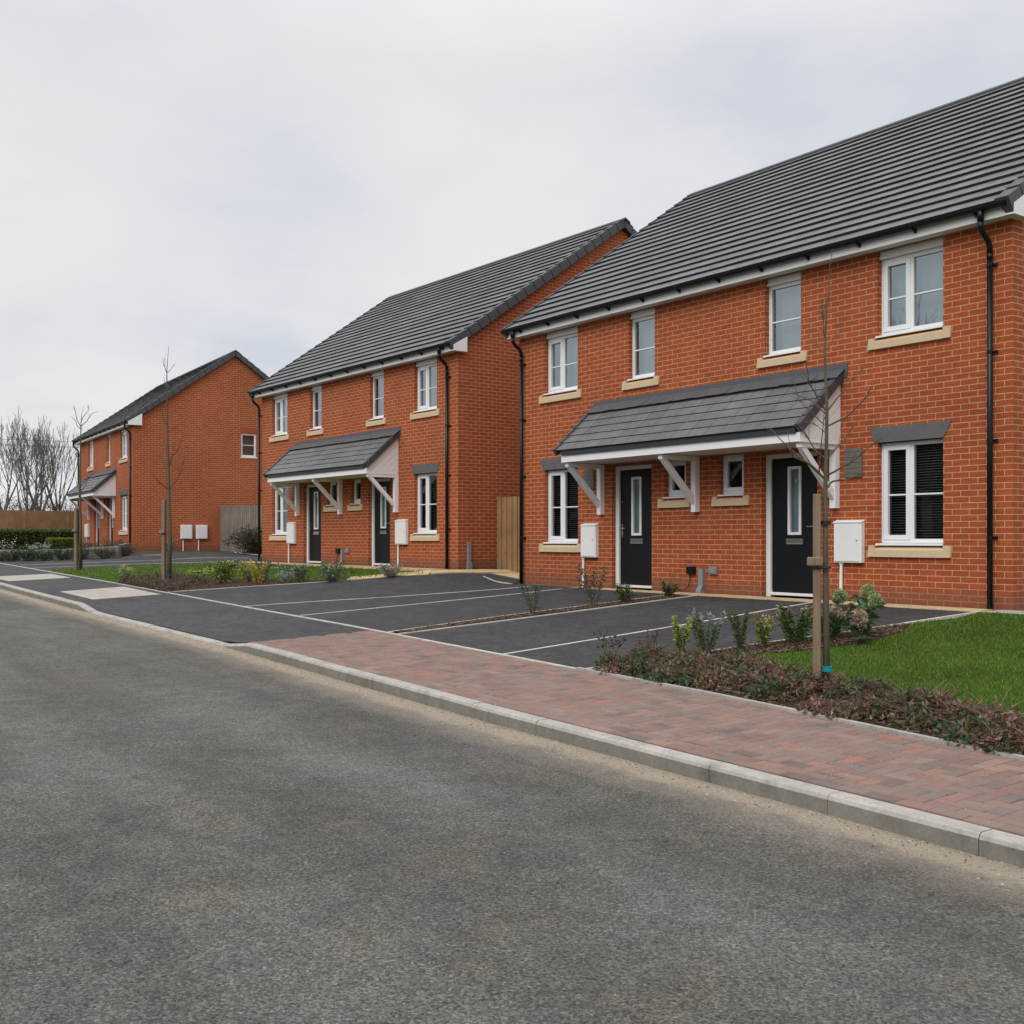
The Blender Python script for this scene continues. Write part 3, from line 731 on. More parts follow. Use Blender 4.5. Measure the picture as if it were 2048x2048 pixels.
    for dx in P['dp']:
        mb = MB(); r = .034
        mb.tube([(dx, -.26, 4.70), (dx, -.26, 4.56)], r + .005, 10)
        mb.tube([(dx, -.26, 4.56), (dx, -.255, 4.5), (dx, -.225, 4.45), (dx, -.10, 4.36), (dx, -.065, 4.30), (dx, -.062, 4.22)], r, 10)
        mb.tube([(dx, -.062, 4.22), (dx, -.062, 4.14)], r + .003, 10)
        mb.tube([(dx, -.062, 4.2), (dx, -.062, -.08 + P.get('dpz', 0))], r, 10)
        dp = mb.build('downpipe', M['black_pl'], root, smooth=True)
        for z in (4.08, 3.05, 2.0, .85):
            c = MB(); c.tube([(dx, -.062, z - .018), (dx, -.062, z + .018)], r + .005, 10); c.box(dx + .02, dx + .062, -.03, -.0, z - .012, z + .012); c.box(dx + .045, dx + .075, -.035, -.015, z - .018, z + .018); c.build('pipe_clip', M['black_pl'], dp)
    # openings
    for (a, b, k) in P['up']: make_window(root, a, b, 3.488, 4.475, k, True, headboard=.108)
    for (a, b, k) in P['ground']:
        make_window(root, a, b, .785, 2.085, k, False); make_lintel(root, a, b)
    for (a, b) in P['small']: make_window(root, a, b, 1.512, 2.095, 'small', False)
    for (a, b, h) in P['doors']: make_door(root, a, b, h)
    for h in gh:
        mb = MB(); y0, y1, z0, z1 = h; X = xr - .1
        def fm(y0, y1, z0, z1, t, xa, xb):
            mb.box(xa, xb, y0, y0 + t, z0, z1); mb.box(xa, xb, y1 - t, y1, z0, z1); mb.box(xa, xb, y0 + t, y1 - t, z0, z0 + t); mb.box(xa, xb, y0 + t, y1 - t, z1 - t, z1)
        fm(y0, y1, z0, z1, .07, X, X + .06); mb.box(X + .01, X + .05, y0 + .07, y1 - .07, (z0 + z1) / 2 - .012, (z0 + z1) / 2 + .012)
        w = mb.build('window', M['upvc'], root, bevel=.004)
        g = MB(); g.face([(X + .03, y0 + .06, z0 + .06), (X + .03, y1 - .06, z0 + .06), (X + .03, y1 - .06, z1 - .06), (X + .03, y0 + .06, z1 - .06)]); g.build('pane', M['glassup'], w)
        g = MB(); g.box(X - .22, X - .2, y0 - .1, y1 + .1, z0 - .1, z1 + .1); g.build('blind', M['sky_tint'], w)  # colour repeats the sky reflection tint behind the gable pane
        g = MB(); g.box(xr - .1, xr + .02, y0 - .03, y1 + .03, z0 - .045, z0 - .002); g.build('window_ledge', M['upvc'], w)
        g = MB(); yy = y0 - .02
        while yy < y1: g.box(xr - .02, xr + .004, yy + .004, yy + .066, z1 + .006, z1 + .215); yy += .072
        g.build('brick_lintel', M['soldier'], w, bevel=.003)
    # canopy
    c0, c1 = P['canopy']
    mb = MB(); roof_courses(mb, 6, (-.885, 2.30), (.0, 3.085), c0 - .085, c0 - .12, c1 + .04, lift=.019)
    can = fixn(mb.build('canopy', [M['tile'], M['tileshade']], root))
    can['label'] = 'lean-to tiled porch roof over both front doors'
    mb = MB(); mb.hexa([(c0 - .14, -.012, 3.0), (c1 + .11, -.012, 3.0), (c1 + .11, -.001, 3.0), (c0 - .14, -.001, 3.0), (c0 - .14, -.014, 3.185), (c1 + .12, -.014, 3.195), (c1 + .12, -.001, 3.195), (c0 - .14, -.001, 3.185)])
    nseg = 26
    for i in range(nseg):
        xa = c0 - .12 + (c1 + .08 - c0 + .12) * i / nseg; xb = c0 - .12 + (c1 + .08 - c0 + .12) * (i + 1) / nseg
        za, zb = U(-.008, .008), U(-.008, .008)
        mb.face([(xa, -.19, 2.985 + za), (xb, -.19, 2.985 + zb if i < nseg - 1 else 2.985), (xb, -.015, 3.118), (xa, -.015, 3.118)])
    mb.build('flashing', M['lead'], can)
    mb = MB(); mb.box(c0 + .03, c1 - .06, -.868, -.838, 2.222, 2.296); mb.build('eaves_strip', M['navy'], can)
    mb = MB(); mb.box(c0, c1, -.837, -.815, 2.105, 2.23); mb.build('fascia', M['upvc'], can, bevel=.003)
    mb = MB(); mb.box(c0 + .02, c1 - .02, -.814, -.002, 2.112, 2.124); mb.build('soffit', M['soffit'], can)
    for xe, s in ((c1, 1), (c0, -1)):
        mb = MB(); xa, xb = (xe - .02, xe) if s > 0 else (xe, xe + .02); g = .006
        # boards parallel to the slope
        tot = .93
        Yf, zf = -.814, 2.125
        def line(k): return k  # offset measured down from the roof line
        cuts = [0, .16, .32, .48, .64, .80]
        for a, b in zip(cuts, cuts[1:]):
            # region between z = rooft(y) - a and z = rooft(y) - b, clipped to z >= zf
            rt = lambda y: 2.235 + (y + .814) * .90
            pts = []
            A, B = a + (g if a else 0), b
            ya0 = max(Yf, -.814 + (zf - 2.235 + A) / .90); yb0 = max(Yf, -.814 + (zf - 2.235 + B) / .90)
            pts = [(ya0, rt(ya0) - A), ]
            if yb0 < 0: pts = [(ya0, rt(ya0) - A), (yb0, rt(yb0) - B), (-.002, rt(-.002) - B), (-.002, rt(-.002) - A)]
            else: pts = [(ya0, rt(ya0) - A), (-.002, zf), (-.002, rt(-.002) - A)]
            if ya0 >= -.003: continue
            if ya0 <= Yf + 1e-6 and rt(Yf) - B < zf and yb0 < 0: pts = [(Yf, rt(Yf) - A), (Yf, zf), (yb0, zf), (-.002, rt(-.002) - B), (-.002, rt(-.002) - A)]
            mb.prism_x(pts[::-1], xa, xb)
        mb.box(xa + .004, xb - .004, -.81, -.003, 2.108, 2.16)
        mb.box(xa - .002, xb + .008, -.83, -.002, 2.10, 2.124)
        fixn(mb.build('end_panel', M['paintwood'], can))
        mb = MB()
        for i in range(6):
            s0, s1 = i / 6 - .01, (i + 1) / 6 - .015
            def pt(sv, h, x): return (x, -.885 + .885 * sv - .664 * h, 2.30 + .785 * sv + .748 * h)
            xa2, xb2 = (xe - .03, xe + .055) if s > 0 else (xe - .14, xe - .08)
            mb.hexa([pt(s0, -.085, xa2), pt(s0, -.085, xb2), pt(s1, -.085, xb2), pt(s1, -.085, xa2), pt(s0, .044, xa2), pt(s0, .044, xb2), pt(s1, .032, xb2), pt(s1, .032, xa2)])
        fixn(mb.build('verge', M['verge'], can, bevel=.004))
    for px in P['posts']:
        mb = MB(); w = .095
        mb.box(px, px + w, -.095, -.001, 1.25, 2.10); mb.box(px + .004, px + w - .004, -.79, -.0955, 2.035, 2.098)
        mb.hexa([(px + .012, -.785, 2.033), (px + w - .012, -.785, 2.033), (px + w - .012, -.68, 2.033), (px + .012, -.68, 2.033),
                 (px + .012, -.785, 2.034), (px + w - .012, -.785, 2.034), (px + w - .012, -.68, 2.034), (px + .012, -.68, 2.034)])
        q0, q1 = (-.78, 2.032), (-.0955, 1.36)
        mb.hexa([(px + .012, q1[0], q1[1]), (px + w - .012, q1[0], q1[1]), (px + w - .012, q1[0], q1[1] + .125), (px + .012, q1[0], q1[1] + .125),
                 (px + .012, q0[0], q0[1]), (px + w - .012, q0[0], q0[1]), (px + w - .012, q0[0] + .115, q0[1]), (px + .012, q0[0] + .115, q0[1])])
        fixn(mb.build('bracket', M['paintwood'], can, bevel=.004))
    # meters, small services
    for (a, b, z0, z1, pxx) in P['meters']:
        mb = MB(); mb.box(a, b, -.075, -.001, z0, z1); mb.box(a + .012, b - .03, -.086, -.0755, z0 + .018, z1 - .035)
        mb.hexa([(a - .006, -.09, z1 - .022), (b + .006, -.09, z1 - .022), (b + .006, -.001, z1 + .003), (a - .006, -.001, z1 + .003), (a - .006, -.09, z1 - .008), (b + .006, -.09, z1 - .008), (b + .006, -.001, z1 + .022), (a - .006, -.001, z1 + .022)])
        m = fixn(mb.build('meter_box', M['meter'], root, bevel=.006))
        c = MB(); c.tube([(b - .065, -.0865, (z0 + z1) / 2 + .02), (b - .065, -.095, (z0 + z1) / 2 + .02)], .009, 8); c.build('lock', M['slatebox'], m)
        c = MB(); c.tube([(pxx, -.03, z0 + .003), (pxx, -.03, z0 - .05), (pxx - .006, -.03, z0 - .2), (pxx - .006, -.03, -.06)], .022, 8); c.tube([(pxx, -.03, z0 - .001), (pxx, -.03, z0 - .03)], .03, 8); c.build('meter_pipe', M['meter'], m)
    for (a, b, z0, z1) in P.get('gmeters', []):
        mb = MB(); mb.box(xr + .001, xr + .09, a, b, z0, z1); mb.box(xr + .0905, xr + .1, a + .02, b - .02, z0 + .02, z1 - .03)
        m = mb.build('meter_box', M['meter'], root, bevel=.006); yc = a + .1
        c = MB(); c.tube([(xr + .03, yc, z0 + .003), (xr + .03, yc, -.05)], .022, 8); c.build('meter_pipe', M['meter'], m)
        c = MB(); c.tube([(xr + .1005, a + .07, (z0 + z1) / 2), (xr + .108, a + .07, (z0 + z1) / 2)], .01, 8); c.build('lock', M['slatebox'], m)
    if 'svc' in P:
        x = P['svc']
        mb = MB(); mb.box(x, x + .16, -.06, -.001, .295, .41); s_ = mb.build('cable_box', M['black_pl'], root, bevel=.006)
        c = MB(); c.tube([(x + .06, -.03, .30), (x + .065, -.035, .2), (x + .03, -.04, .1), (x - .06, -.05, .04), (x - .17, -.05, .03), (x - .2, -.05, -.02)], .007, 6); c.build('cable', M['black_pl'], s_)
        mb = MB(); mb.box(x + .255, x + .345, -.055, -.001, .12, .38)
        mb.hexa([(x + .21, -.09, -.05), (x + .345, -.09, -.05), (x + .345, -.001, -.05), (x + .21, -.001, -.05), (x + .23, -.085, .05), (x + .33, -.085, .05), (x + .33, -.001, .05), (x + .23, -.001, .05)])
        mb.hexa([(x + .23, -.08, .05), (x + .33, -.08, .05), (x + .33, -.001, .05), (x + .23, -.001, .05), (x + .255, -.055, .12), (x + .345, -.055, .12), (x + .345, -.001, .12), (x + .255, -.001, .12)])
        fixn(mb.build('duct_cover', M['greypipe'], root, bevel=.003))
        mb = MB(); mb.box(x + .45, x + .61, -.035, -.001, .30, .415); mb.box(x + .47, x + .59, -.045, -.0355, .32, .395); mb.tube([(x + .44, -.03, .34), (x + .38, -.03, .33)], .012, 6); mb.build('junction_box', M['greypipe'], root, bevel=.004)
    for (a, b, z0, z1) in P.get('alarm', []):
        mb = MB(); mb.box(a, b, -.035, -.001, z0, z1)
        for k in range(5):
            zz = z0 + (z1 - z0) * (.12 + .19 * k); mb.box(a + .02, b - .02, -.04, -.0355, zz, zz + .012 + .02 * rnd())
        mb.build('vent_cover', M['slatebox'], root, bevel=.004)
    if 'sidepipe' in P:
        y0, y1, z1 = P['sidepipe']; mb = MB()
        mb.box(xr + .001, xr + .05, y0 + .015, y1 - .01, .12, z1); mb.box(xr + .001, xr + .075, y0, y1, -.05, .14); mb.build('duct_cover', M['greypipe'], root, bevel=.003)
    return root

H1 = dict(xl=-.13, xr=9.55, ry=4.72, rz=8.24, courses=20, rl=(-.24, -.27),
    up=[(.645, 1.585, 'double'), (2.908, 3.53, 'single'), (5.82, 6.465, 'single'), (7.71, 8.651, 'double')],
    ground=[(.645, 1.598, 'double'), (7.71, 8.654, 'double')], doors=[(2.49, 3.458, -1), (5.765, 6.745, 1)], small=[(3.76, 4.228), (4.93, 5.417)],
    canopy=(2.17, 7.13), posts=[2.21, 4.43, 7.02], meters=[(1.76, 2.155, .52, 1.085, 1.78), (7.075, 7.515, .52, 1.07, 7.165)], svc=4.29, alarm=[(7.218, 7.482, 1.657, 2.04), (1.80, 2.05, 1.70, 2.03)], dp=[.015, 9.30], boxend=.22)
H2 = dict(H1, xl=-.1, xr=9.5, rl=(-.34, -.95), ry=4.69, rz=8.2,
    up=[(.56, 1.49, 'double'), (2.80, 3.43, 'single'), (5.85, 6.48, 'single'), (7.8, 8.70, 'double')], ground=[(.57, 1.49, 'double'), (7.8, 8.70, 'double')],
    doors=[(2.44, 3.40, -1), (5.79, 6.76, 1)], small=[(3.72, 4.19), (4.95, 5.41)], posts=[2.11, 4.43, 7.04], canopy=(2.07, 7.13),
    meters=[(1.60, 2.03, .52, 1.07, 1.64), (7.10, 7.55, .52, 1.07, 7.17)], svc=4.26, dp=[-.14, 9.17], boxend=.15, sidepipe=(.21, .32, .58))
H2['alarm'] = [(1.72, 1.95, 1.70, 2.02)]
H3 = dict(H1, xl=.05, xr=9.79, rl=(-.2, -1.3), ry=3.75, rz=7.62, courses=17,
    up=[(1.75, 2.77, 'double'), (5.38, 6.02, 'single'), (7.75, 8.91, 'double')], ground=[(7.75, 8.91, 'double')], doors=[(2.95, 3.97, -1), (5.5, 6.52, 1)], small=[],
    posts=[2.0, 4.72, 6.75], canopy=(2.0, 7.0), meters=[(1.35, 2.05, .52, 1.07, 1.6)], dp=[-.1, 9.6], boxend=.29, gable_holes=[(4.0, 4.6, 3.59, 4.49)],
    gmeters=[(1.7, 2.12, .45, .97), (2.27, 2.69, .45, .97)])
for k in ('alarm', 'svc'): H3.pop(k, None)
make_house('brick_house', (0, 0, 0), 0, H1, 'nearest red brick house pair with grey tiled roof, cut off at the frame edge')
make_house('brick_house', (-12.3713, .1981, .1919), .0244, H2, 'middle red brick house pair, between the two fences, with a blank side wall')
make_house('brick_house', (-33.607, .872, .388), -.0741, H3, 'farthest red brick house pair with one window and two meter boxes on its gable')

# ------------------------------------------------------------------ fences
def board_fence(name, p0, p1, z0, z1, bw, mat, label, posts=True, gap=.0, cap=False, ov=.0):
    l = math.hypot(p1[0] - p0[0], p1[1] - p0[1]); rz = math.atan2(p1[1] - p0[1], p1[0] - p0[0])
    root = empty(name, (p0[0], p0[1], 0), rz); tag(root, label, 'fence', 'timber garden fences')
    zz = (lambda x: (z0[0] + (z0[1] - z0[0]) * x / l, z1[0] + (z1[1] - z1[0]) * x / l))
    mb = MB(); x = 0
    while x < l - .01:
        b = min(x + bw - gap, l); a0, a1 = zz(x); d = U(0, .004) + (.018 if (gap > .012 and int(round(x / bw)) % 2) else 0); w = U(-.006, .006)
        mb.hexa([(x, -.012 - d, a0), (b, -.004 - d, a0), (b, .012, a0), (x, .012, a0), (x, -.012 - d, a1 + w), (b, -.004 - d, a1 + w), (b, .012, a1 + w), (x, .012, a1 + w)]); x += bw
    mb.build('board_panel', mat, root)
    mb = MB()
    for f in (.15, .55, .88):
        a0, a1 = zz(0); b0, b1 = zz(l); z_a = a0 + (a1 - a0) * f; z_b = b0 + (b1 - b0) * f
        mb.hexa([(0, .013, z_a), (l, .013, z_b), (l, .055, z_b), (0, .055, z_a), (0, .013, z_a + .08), (l, .013, z_b + .08), (l, .055, z_b + .08), (0, .055, z_a + .08)])
    mb.build('rail', mat, root)
    if posts:
        n = max(1, round(l / 1.83))
        for i in range(n + 1):
            x = l * i / n; a0, a1 = zz(x); mb = MB(); mb.box(x - .05, x + .05, -.03, .07, a0 - .1, a1 + .04); mb.build('post', M['fencewood'] if mat is not M['fencegrey'] else mat, root, bevel=.006)
    return root
board_fence('board_fence', (-36.2, -4.5), (-36.0, 12.0), (.42, .42), (2.12, 2.1), .125, M['fencewood'], 'long brown board fence behind the clipped green hedge', True, .004)
board_fence('board_fence', (-23.62, 3.35), (-12.6, 3.05), (.36, .18), (2.07, 1.92), .105, M['fencegrey'], 'weathered grey slatted fence beside the farthest house gable', False, .018)
board_fence('board_fence', (-2.87, 1.45), (-.14, 1.25), (.14, .08), (1.74, 1.65), .105, M['fencewood'], 'short brown upright board fence closing the gap beside the nearest house', False, .022)
# low block wall
mb = MB(); pth = [(-45, -4.0), (-30, -4.35), (-26.2, -3.95), (-24.4, -3.35), (-22.7, -2.7), (-21.4, -1.95), (-20.6, -1.35), (-23.4, -.1)]
def along(pts, step):
    out = []
    for (a, b), (c, d) in zip(pts, pts[1:]):
        n = max(1, round(math.hypot(c - a, d - b) / step))
        out += [((a + (c - a) * i / n, b + (d - b) * i / n), (a + (c - a) * (i + 1) / n, b + (d - b) * (i + 1) / n)) for i in range(n)]
    return out
for r in range(4):
    for (a, b) in along(pth, .42 if r % 2 else .36):
        dx, dy = b[0] - a[0], b[1] - a[1]; l = math.hypot(dx, dy); nx, ny = -dy / l * .2, dx / l * .2; ux, uy = dx / l * .006, dy / l * .006; j = U(-.01, .01)
        q = [(a[0] + ux + nx * j, a[1] + uy + ny * j), (b[0] - ux, b[1] - uy), (b[0] - ux + nx, b[1] - uy + ny), (a[0] + ux + nx, a[1] + uy + ny)]
        zb = [G(*p) - .05 + r * .1 for p in q]
        mb.hexa([(x, y, z) for (x, y), z in zip(q, zb)] + [(x, y, z + .095) for (x, y), z in zip(q, zb)])
w = mb.build('stone_wall', M['stonewall'], bevel=.008); tag(w, 'low grey block wall along the planted bed before the farthest house', 'wall')

# ------------------------------------------------------------------ foliage
def rv():
    while 1:
        v = Vector((U(-1, 1), U(-1, 1), U(-1, 1)))
        if .05 < v.length < 1: return v.normalized()
def leaf(mb, p, s, col, d=None, asp=.5, up=.35):
    a = (d if d else (rv() + Vector((0, 0, up)))).normalized(); n = rv(); b = a.cross(n)
    if b.length < .1: b = a.cross(Vector((0, 0, 1)))
    b.normalize(); p = Vector(p); c = a.cross(b) * s * .15
    col = tuple(max(.002, v * U(.75, 1.25)) for v in col)
    mb.face([p, p + a * s * .5 + b * s * asp * .5 + c, p + a * s, p + a * s * .5 - b * s * asp * .5 + c], 0, None, col)
GREEN = [(.065, .12, .03), (.085, .145, .04), (.045, .085, .024), (.11, .17, .05)]
YEL = [(.36, .42, .08), (.46, .50, .13), (.24, .32, .06), (.52, .50, .2)]
ORY = [(.50, .40, .05), (.56, .44, .09), (.36, .33, .06)]
SILV = [(.27, .31, .27), (.40, .43, .38), (.18, .23, .18)]
BLUE = [(.13, .17, .18), (.18, .22, .24), (.09, .13, .12)]
HEATH = [(.13, .085, .065), (.17, .115, .085), (.09, .065, .05), (.10, .10, .05), (.22, .16, .12)]
DEAD = [(.17, .098, .066), (.22, .13, .09), (.125, .075, .052), (.10, .115, .05), (.085, .125, .055), (.33, .23, .165)]
PINK = [(.46, .32, .25), (.52, .39, .29), (.38, .25, .18)]
DARKG = [(.035, .06, .024), (.05, .08, .03), (.06, .075, .036), (.028, .045, .018)]
REDT = [(.16, .035, .03), (.11, .03, .03), (.08, .06, .03)]
def shrub(x, y, h, r, leaves, n, ls, label, kind='upright', tip=None, cat='shrub', name='shrub', group='young shrubs in the planting beds', z=None, stems=6, asp=.5):
    z = G(x, y) + .01 if z is None else z
    root = empty(name, (x, y, z)); tag(root, label, cat, group)
    sm = MB(); lf = MB(); n = int(n * 1.9); r *= 1.22; h *= 1.06; ls *= 1.18; stems += 2; per = max(1, n // stems)
    for k in range(stems):
        a = 2 * PI * (k + rnd()) / stems; rr = r * (U(.5, 1) if kind != 'round' else U(.3, 1)); hh = h * U(.72, 1.0)
        if kind == 'round': hh = h * math.sqrt(max(.1, 1 - (rr / r) ** 2 * .75)) * U(.85, 1)
        b0 = Vector((cos(a) * r * .12, sin(a) * r * .12, -.03)); b2 = Vector((cos(a) * rr, sin(a) * rr, hh)); b1 = (b0 + b2) / 2 + Vector((cos(a) * -.2 * rr, sin(a) * -.2 * rr, hh * .12))
        bez = [(1 - t) ** 2 * b0 + 2 * t * (1 - t) * b1 + t * t * b2 for t in (0, .2, .4, .6, .8, 1)]
        sm.tube(bez, [.005, .0045, .004, .0035, .003, .002], 4)
        for i in range(per):
            t = (.12 + .88 * rnd() ** .8); p = (1 - t) ** 2 * b0 + 2 * t * (1 - t) * b1 + t * t * b2
            out = Vector((cos(a + U(-1.3, 1.3)), sin(a + U(-1.3, 1.3)), U(-.1, .9)))
            q = p + rv() * r * (.34 if kind != 'round' else .3) * U(.1, 1) * (1.05 - .6 * t if kind == 'upright' else 1)
            if q.z < .0: q.z = U(0, .03)
            leaf(lf, q, ls * U(.6, 1.2), random.choice(tip if tip and t > .78 else leaves), out, asp)
    sm.build('stem', M['twig'], root); lf.build('foliage', M['leaf'], root)
    return root
S = shrub
S(8.60, -4.46, .44, .10, GREEN + YEL, 330, .035, 'tall thin green shrub with yellowish tips at the corner of the near bed', tip=YEL)
S(8.58, -4.08, .42, .17, GREEN, 520, .03, 'bushy green shrub with a narrow grey-green top beside the drive edging', tip=SILV)
S(8.70, -3.72, .38, .09, GREEN, 380, .028, 'slim conical green shrub between two bushier ones by the drive')
S(8.78, -3.45, .33, .10, YEL + GREEN, 230, .04, 'yellow leaved shrub with pale flower tips near the mulch patch', tip=[(.36, .32, .12), (.32, .26, .1)])
S(8.95, -3.15, .38, .22, GREEN, 760, .038, 'broad leafy green shrub with one pinkish flower head', tip=GREEN + PINK)
S(9.08, -2.75, .36, .20, GREEN + DARKG, 640, .036, 'green shrub with faded pink flower tips left of the tree stake', tip=PINK)
def hydrangea(x, y, h, heads, label, hc):
    root = empty('hydrangea', (x, y, G(x, y) + .01)); tag(root, label, 'plant', 'young shrubs in the planting beds')
    st = MB(); lf = MB()
    for (dx, dy, hh, rad) in heads:
        c = Vector((dx, dy, hh)); st.tube([(dx * .2, dy * .2, -.03), (dx * .6, dy * .6, hh * .5), tuple(c)], [.006, .005, .004], 5)
        for i in range(26):
            t = U(.2, .9); leaf(lf, Vector((dx, dy, hh)) * t + rv() * .07, U(.09, .16), random.choice([(.05, .10, .035), (.07, .13, .05), (.09, .14, .07)]), Vector((U(-1, 1), U(-1, 1), U(-.3, .4))), .65)
        hd = MB()
        for i in range(420):
            d = rv(); leaf(hd, c + d * rad * U(.5, 1.12), rad * .36, random.choice(hc), (d + rv() * .5), .9)
        hd.build('flower_head', M['leaf'], root)
    st.build('stem', M['twig'], root); lf.build('foliage', M['leaf'], root)
HGREEN = [(.30, .40, .17), (.38, .46, .24), (.24, .33, .13)]
hydrangea(9.28, -2.55, .5, [(-.26, .05, .43, .06), (.04, .12, .49, .062), (.20, .02, .40, .062)], 'hydrangea with round green flower heads just behind the tree stake', HGREEN)
hydrangea(9.52, -2.85, .3, [(.0, .0, .27, .07)], 'dried brownish pink hydrangea head at the lawn corner', PINK)
S(8.22, -5.08, .36, .13, DARKG, 46, .04, 'sparse green rose sprig at the footway end of the near bed', 'open', stems=3)
S(8.50, -4.80, .38, .14, REDT, 60, .03, 'sparse reddish twiggy shrub at the tip of the near bed', 'open', stems=4)
S(4.16, -2.95, .42, .15, GREEN + BLUE, 240, .03, 'spindly grey-green shrub, first in the mulch strip from the footway', stems=4)
S(4.30, -1.92, .52, .22, DARKG + GREEN, 250, .036, 'tall loose shrub with arching stems in the mulch strip', 'open', stems=5)
S(4.48, -1.52, .28, .16, DARKG + GREEN, 330, .032, 'compact dark green shrub in the mulch strip', 'round', stems=7)
S(4.62, -.76, .25, .14, DARKG + GREEN, 280, .034, 'small bushy shrub at the house end of the mulch strip', 'round', stems=7)
# middle garden bed
S(-9.6, -4.42, .36, .20, YEL + SILV, 420, .045, 'variegated yellow-green shrub at the left end of the middle bed', 'round', stems=9)
S(-6.95, -3.70, .32, .20, YEL + GREEN, 380, .045, 'low yellow-green shrub right of the second sapling', 'round', stems=9)
S(-6.15, -3.40, .48, .32, YEL + GREEN, 800, .05, 'largest yellow-green shrub in the middle bed', 'round', stems=12)
S(-6.65, -2.72, .36, .14, YEL, 220, .045, 'small yellow shrub at the back of the middle bed', 'upright')
S(-5.62, -3.05, .26, .12, HEATH + BLUE, 200, .03, 'dusky purple shrub between yellow ones in the middle bed', 'upright')
S(-5.55, -2.75, .46, .15, BLUE, 300, .04, 'tall blue-grey shrub in the middle bed', 'upright')
S(-5.15, -3.05, .42, .20, ORY, 420, .045, 'golden yellow shrub in the middle bed', 'upright', stems=8)
S(-4.98, -2.52, .36, .18, SILV + GREEN, 200, .04, 'thin white-flecked shrub behind the golden one', 'open', stems=6)
S(-4.62, -2.66, .20, .22, SILV, 300, .035, 'low silvery mound in front of the middle lawn', 'round', stems=9)
S(-4.25, -2.52, .33, .17, SILV + GREEN, 320, .04, 'upright silver-green shrub in front of the middle lawn', 'open', stems=8)
S(-3.45, -2.22, .38, .30, SILV + GREEN, 620, .042, 'wide silver-green shrub at the right end of the middle bed', 'round', stems=12)
S(-2.72, -1.28, .24, .24, SILV + PINK, 650, .035, 'round pale silver shrub alone at the lawn corner', 'round', stems=12)
# beds before the third house
k = 0
lab3 = ['dark green tufted shrub in front of the grey block wall', 'mid green shrub against the grey block wall', 'dark leafy shrub at the corner of the grey block wall', 'bronze twiggy shrub below the farthest front door', 'purple-brown low shrub at the end of the far bed', 'yellow-green small shrub at the foot of the grey block wall', 'green lavender mound before the grey block wall', 'dusty green shrub below the white meter box', 'dark shrub near the far tree stake']
pos3 = [(-25.9, -4.12, .36, DARKG), (-24.9, -3.75, .38, DARKG + GREEN), (-23.9, -3.45, .4, DARKG), (-20.5, -1.85, .4, HEATH + DARKG), (-20.9, -1.0, .42, HEATH), (-25.6, -4.2, .3, YEL + GREEN), (-23.0, -3.15, .38, DARKG + GREEN), (-22.2, -2.75, .36, DARKG), (-21.4, -2.35, .36, DARKG)]
for (x, y, h, c), lb in zip(pos3, lab3):
    S(x, y, h, .34, c, 420, .055, lb, 'round', stems=10, group='shrubs before the farthest house')
S(-24.15, -3.0, .52, .3, DARKG + GREEN, 260, .05, 'white flowering shrub on top of the grey block wall', 'open', tip=[(.6, .6, .58), (.5, .5, .5)], stems=9, group='shrubs before the farthest house')
S(-27.4, -3.3, .6, .25, SILV, 60, .06, 'pale leafless white-tipped plant at the far left', 'open', tip=[(.65, .65, .62)], stems=6, group='shrubs before the farthest house')
S(-25.6, -2.9, .5, .45, DARKG + GREEN, 480, .055, 'dark green bush behind the grey block wall', 'round', stems=12, group='shrubs before the farthest house')
S(-23.2, -1.5, .5, .4, DARKG + BLUE, 380, .055, 'grey bush behind the wall under the far porch', 'round', stems=10, group='shrubs before the farthest house')
S(-23.3, 1.25, .36, .35, DARKG + PINK, 420, .06, 'small dark grass clump against the farthest gable', 'open', stems=12, asp=.2, group='shrubs before the farthest house')
S(-23.9, -.5, .5, .45, HEATH + REDT, 420, .05, 'reddish twiggy shrub under the far ground-floor window', 'open', stems=12, group='shrubs before the farthest house')
S(-18.9, 2.85, .9, .95, HEATH + DARKG, 2600, .075, 'large dark purple-brown bush before the grey slatted fence', 'round', stems=22, group='shrubs before the farthest house')
S(-17.6, 2.9, .85, .6, HEATH + DARKG, 1200, .07, 'smaller dark bush beside the middle house corner', 'round', stems=18, group='shrubs before the farthest house')

# hedges
def hedge(name, x0, x1, y0, y1, z0, z1, n, ls, cols, label):
    root = empty(name, ((x0 + x1) / 2, (y0 + y1) / 2, z0)); tag(root, label, 'hedge')
    cx, cy = (x1 - x0) / 2, (y1 - y0) / 2; h = z1 - z0
    c = MB(); 
    n_ = max(2, int((y1 - y0) / .5))
    for i in range(n_):
        a, b = -cy + .08 + (2 * cy - .16) * i / n_, -cy + .08 + (2 * cy - .16) * (i + 1) / n_; w = U(.78, .88); t = h * U(.86, .93)
        c.box(-cx * w, cx * w, a, b, 0, t)
    c.build('branches', simple(name + '_core', (.016, .022, .01), .9, .1), root)  # solid dark boxes added, their colour standing for shade inside the hedge
    lf = MB()
    for i in range(n):
        f = rnd()
        if f < .45: p = Vector((U(-cx, cx), U(-cy, cy), h * U(.9, 1.04)))
        elif f < .85: p = Vector((cx * U(.84, 1.03), U(-cy, cy), h * U(.02, 1)))
        else: p = Vector((U(-cx, cx), -cy * U(.96, 1.02) if rnd() < .5 else cy * U(.96, 1.02), h * U(.02, 1)))
        leaf(lf, p, ls * U(.6, 1.3), random.choice(cols), None, .6)
    lf.build('foliage', M['leaf'], root)
hedge('hedge', -35.6, -34.75, -4.6, 6.0, .40, 1.22, 15000, .075, [(.08, .13, .028), (.12, .17, .04), (.05, .085, .02), (.14, .19, .05), (.065, .08, .026)], 'long clipped dark green hedge in front of the brown board fence')
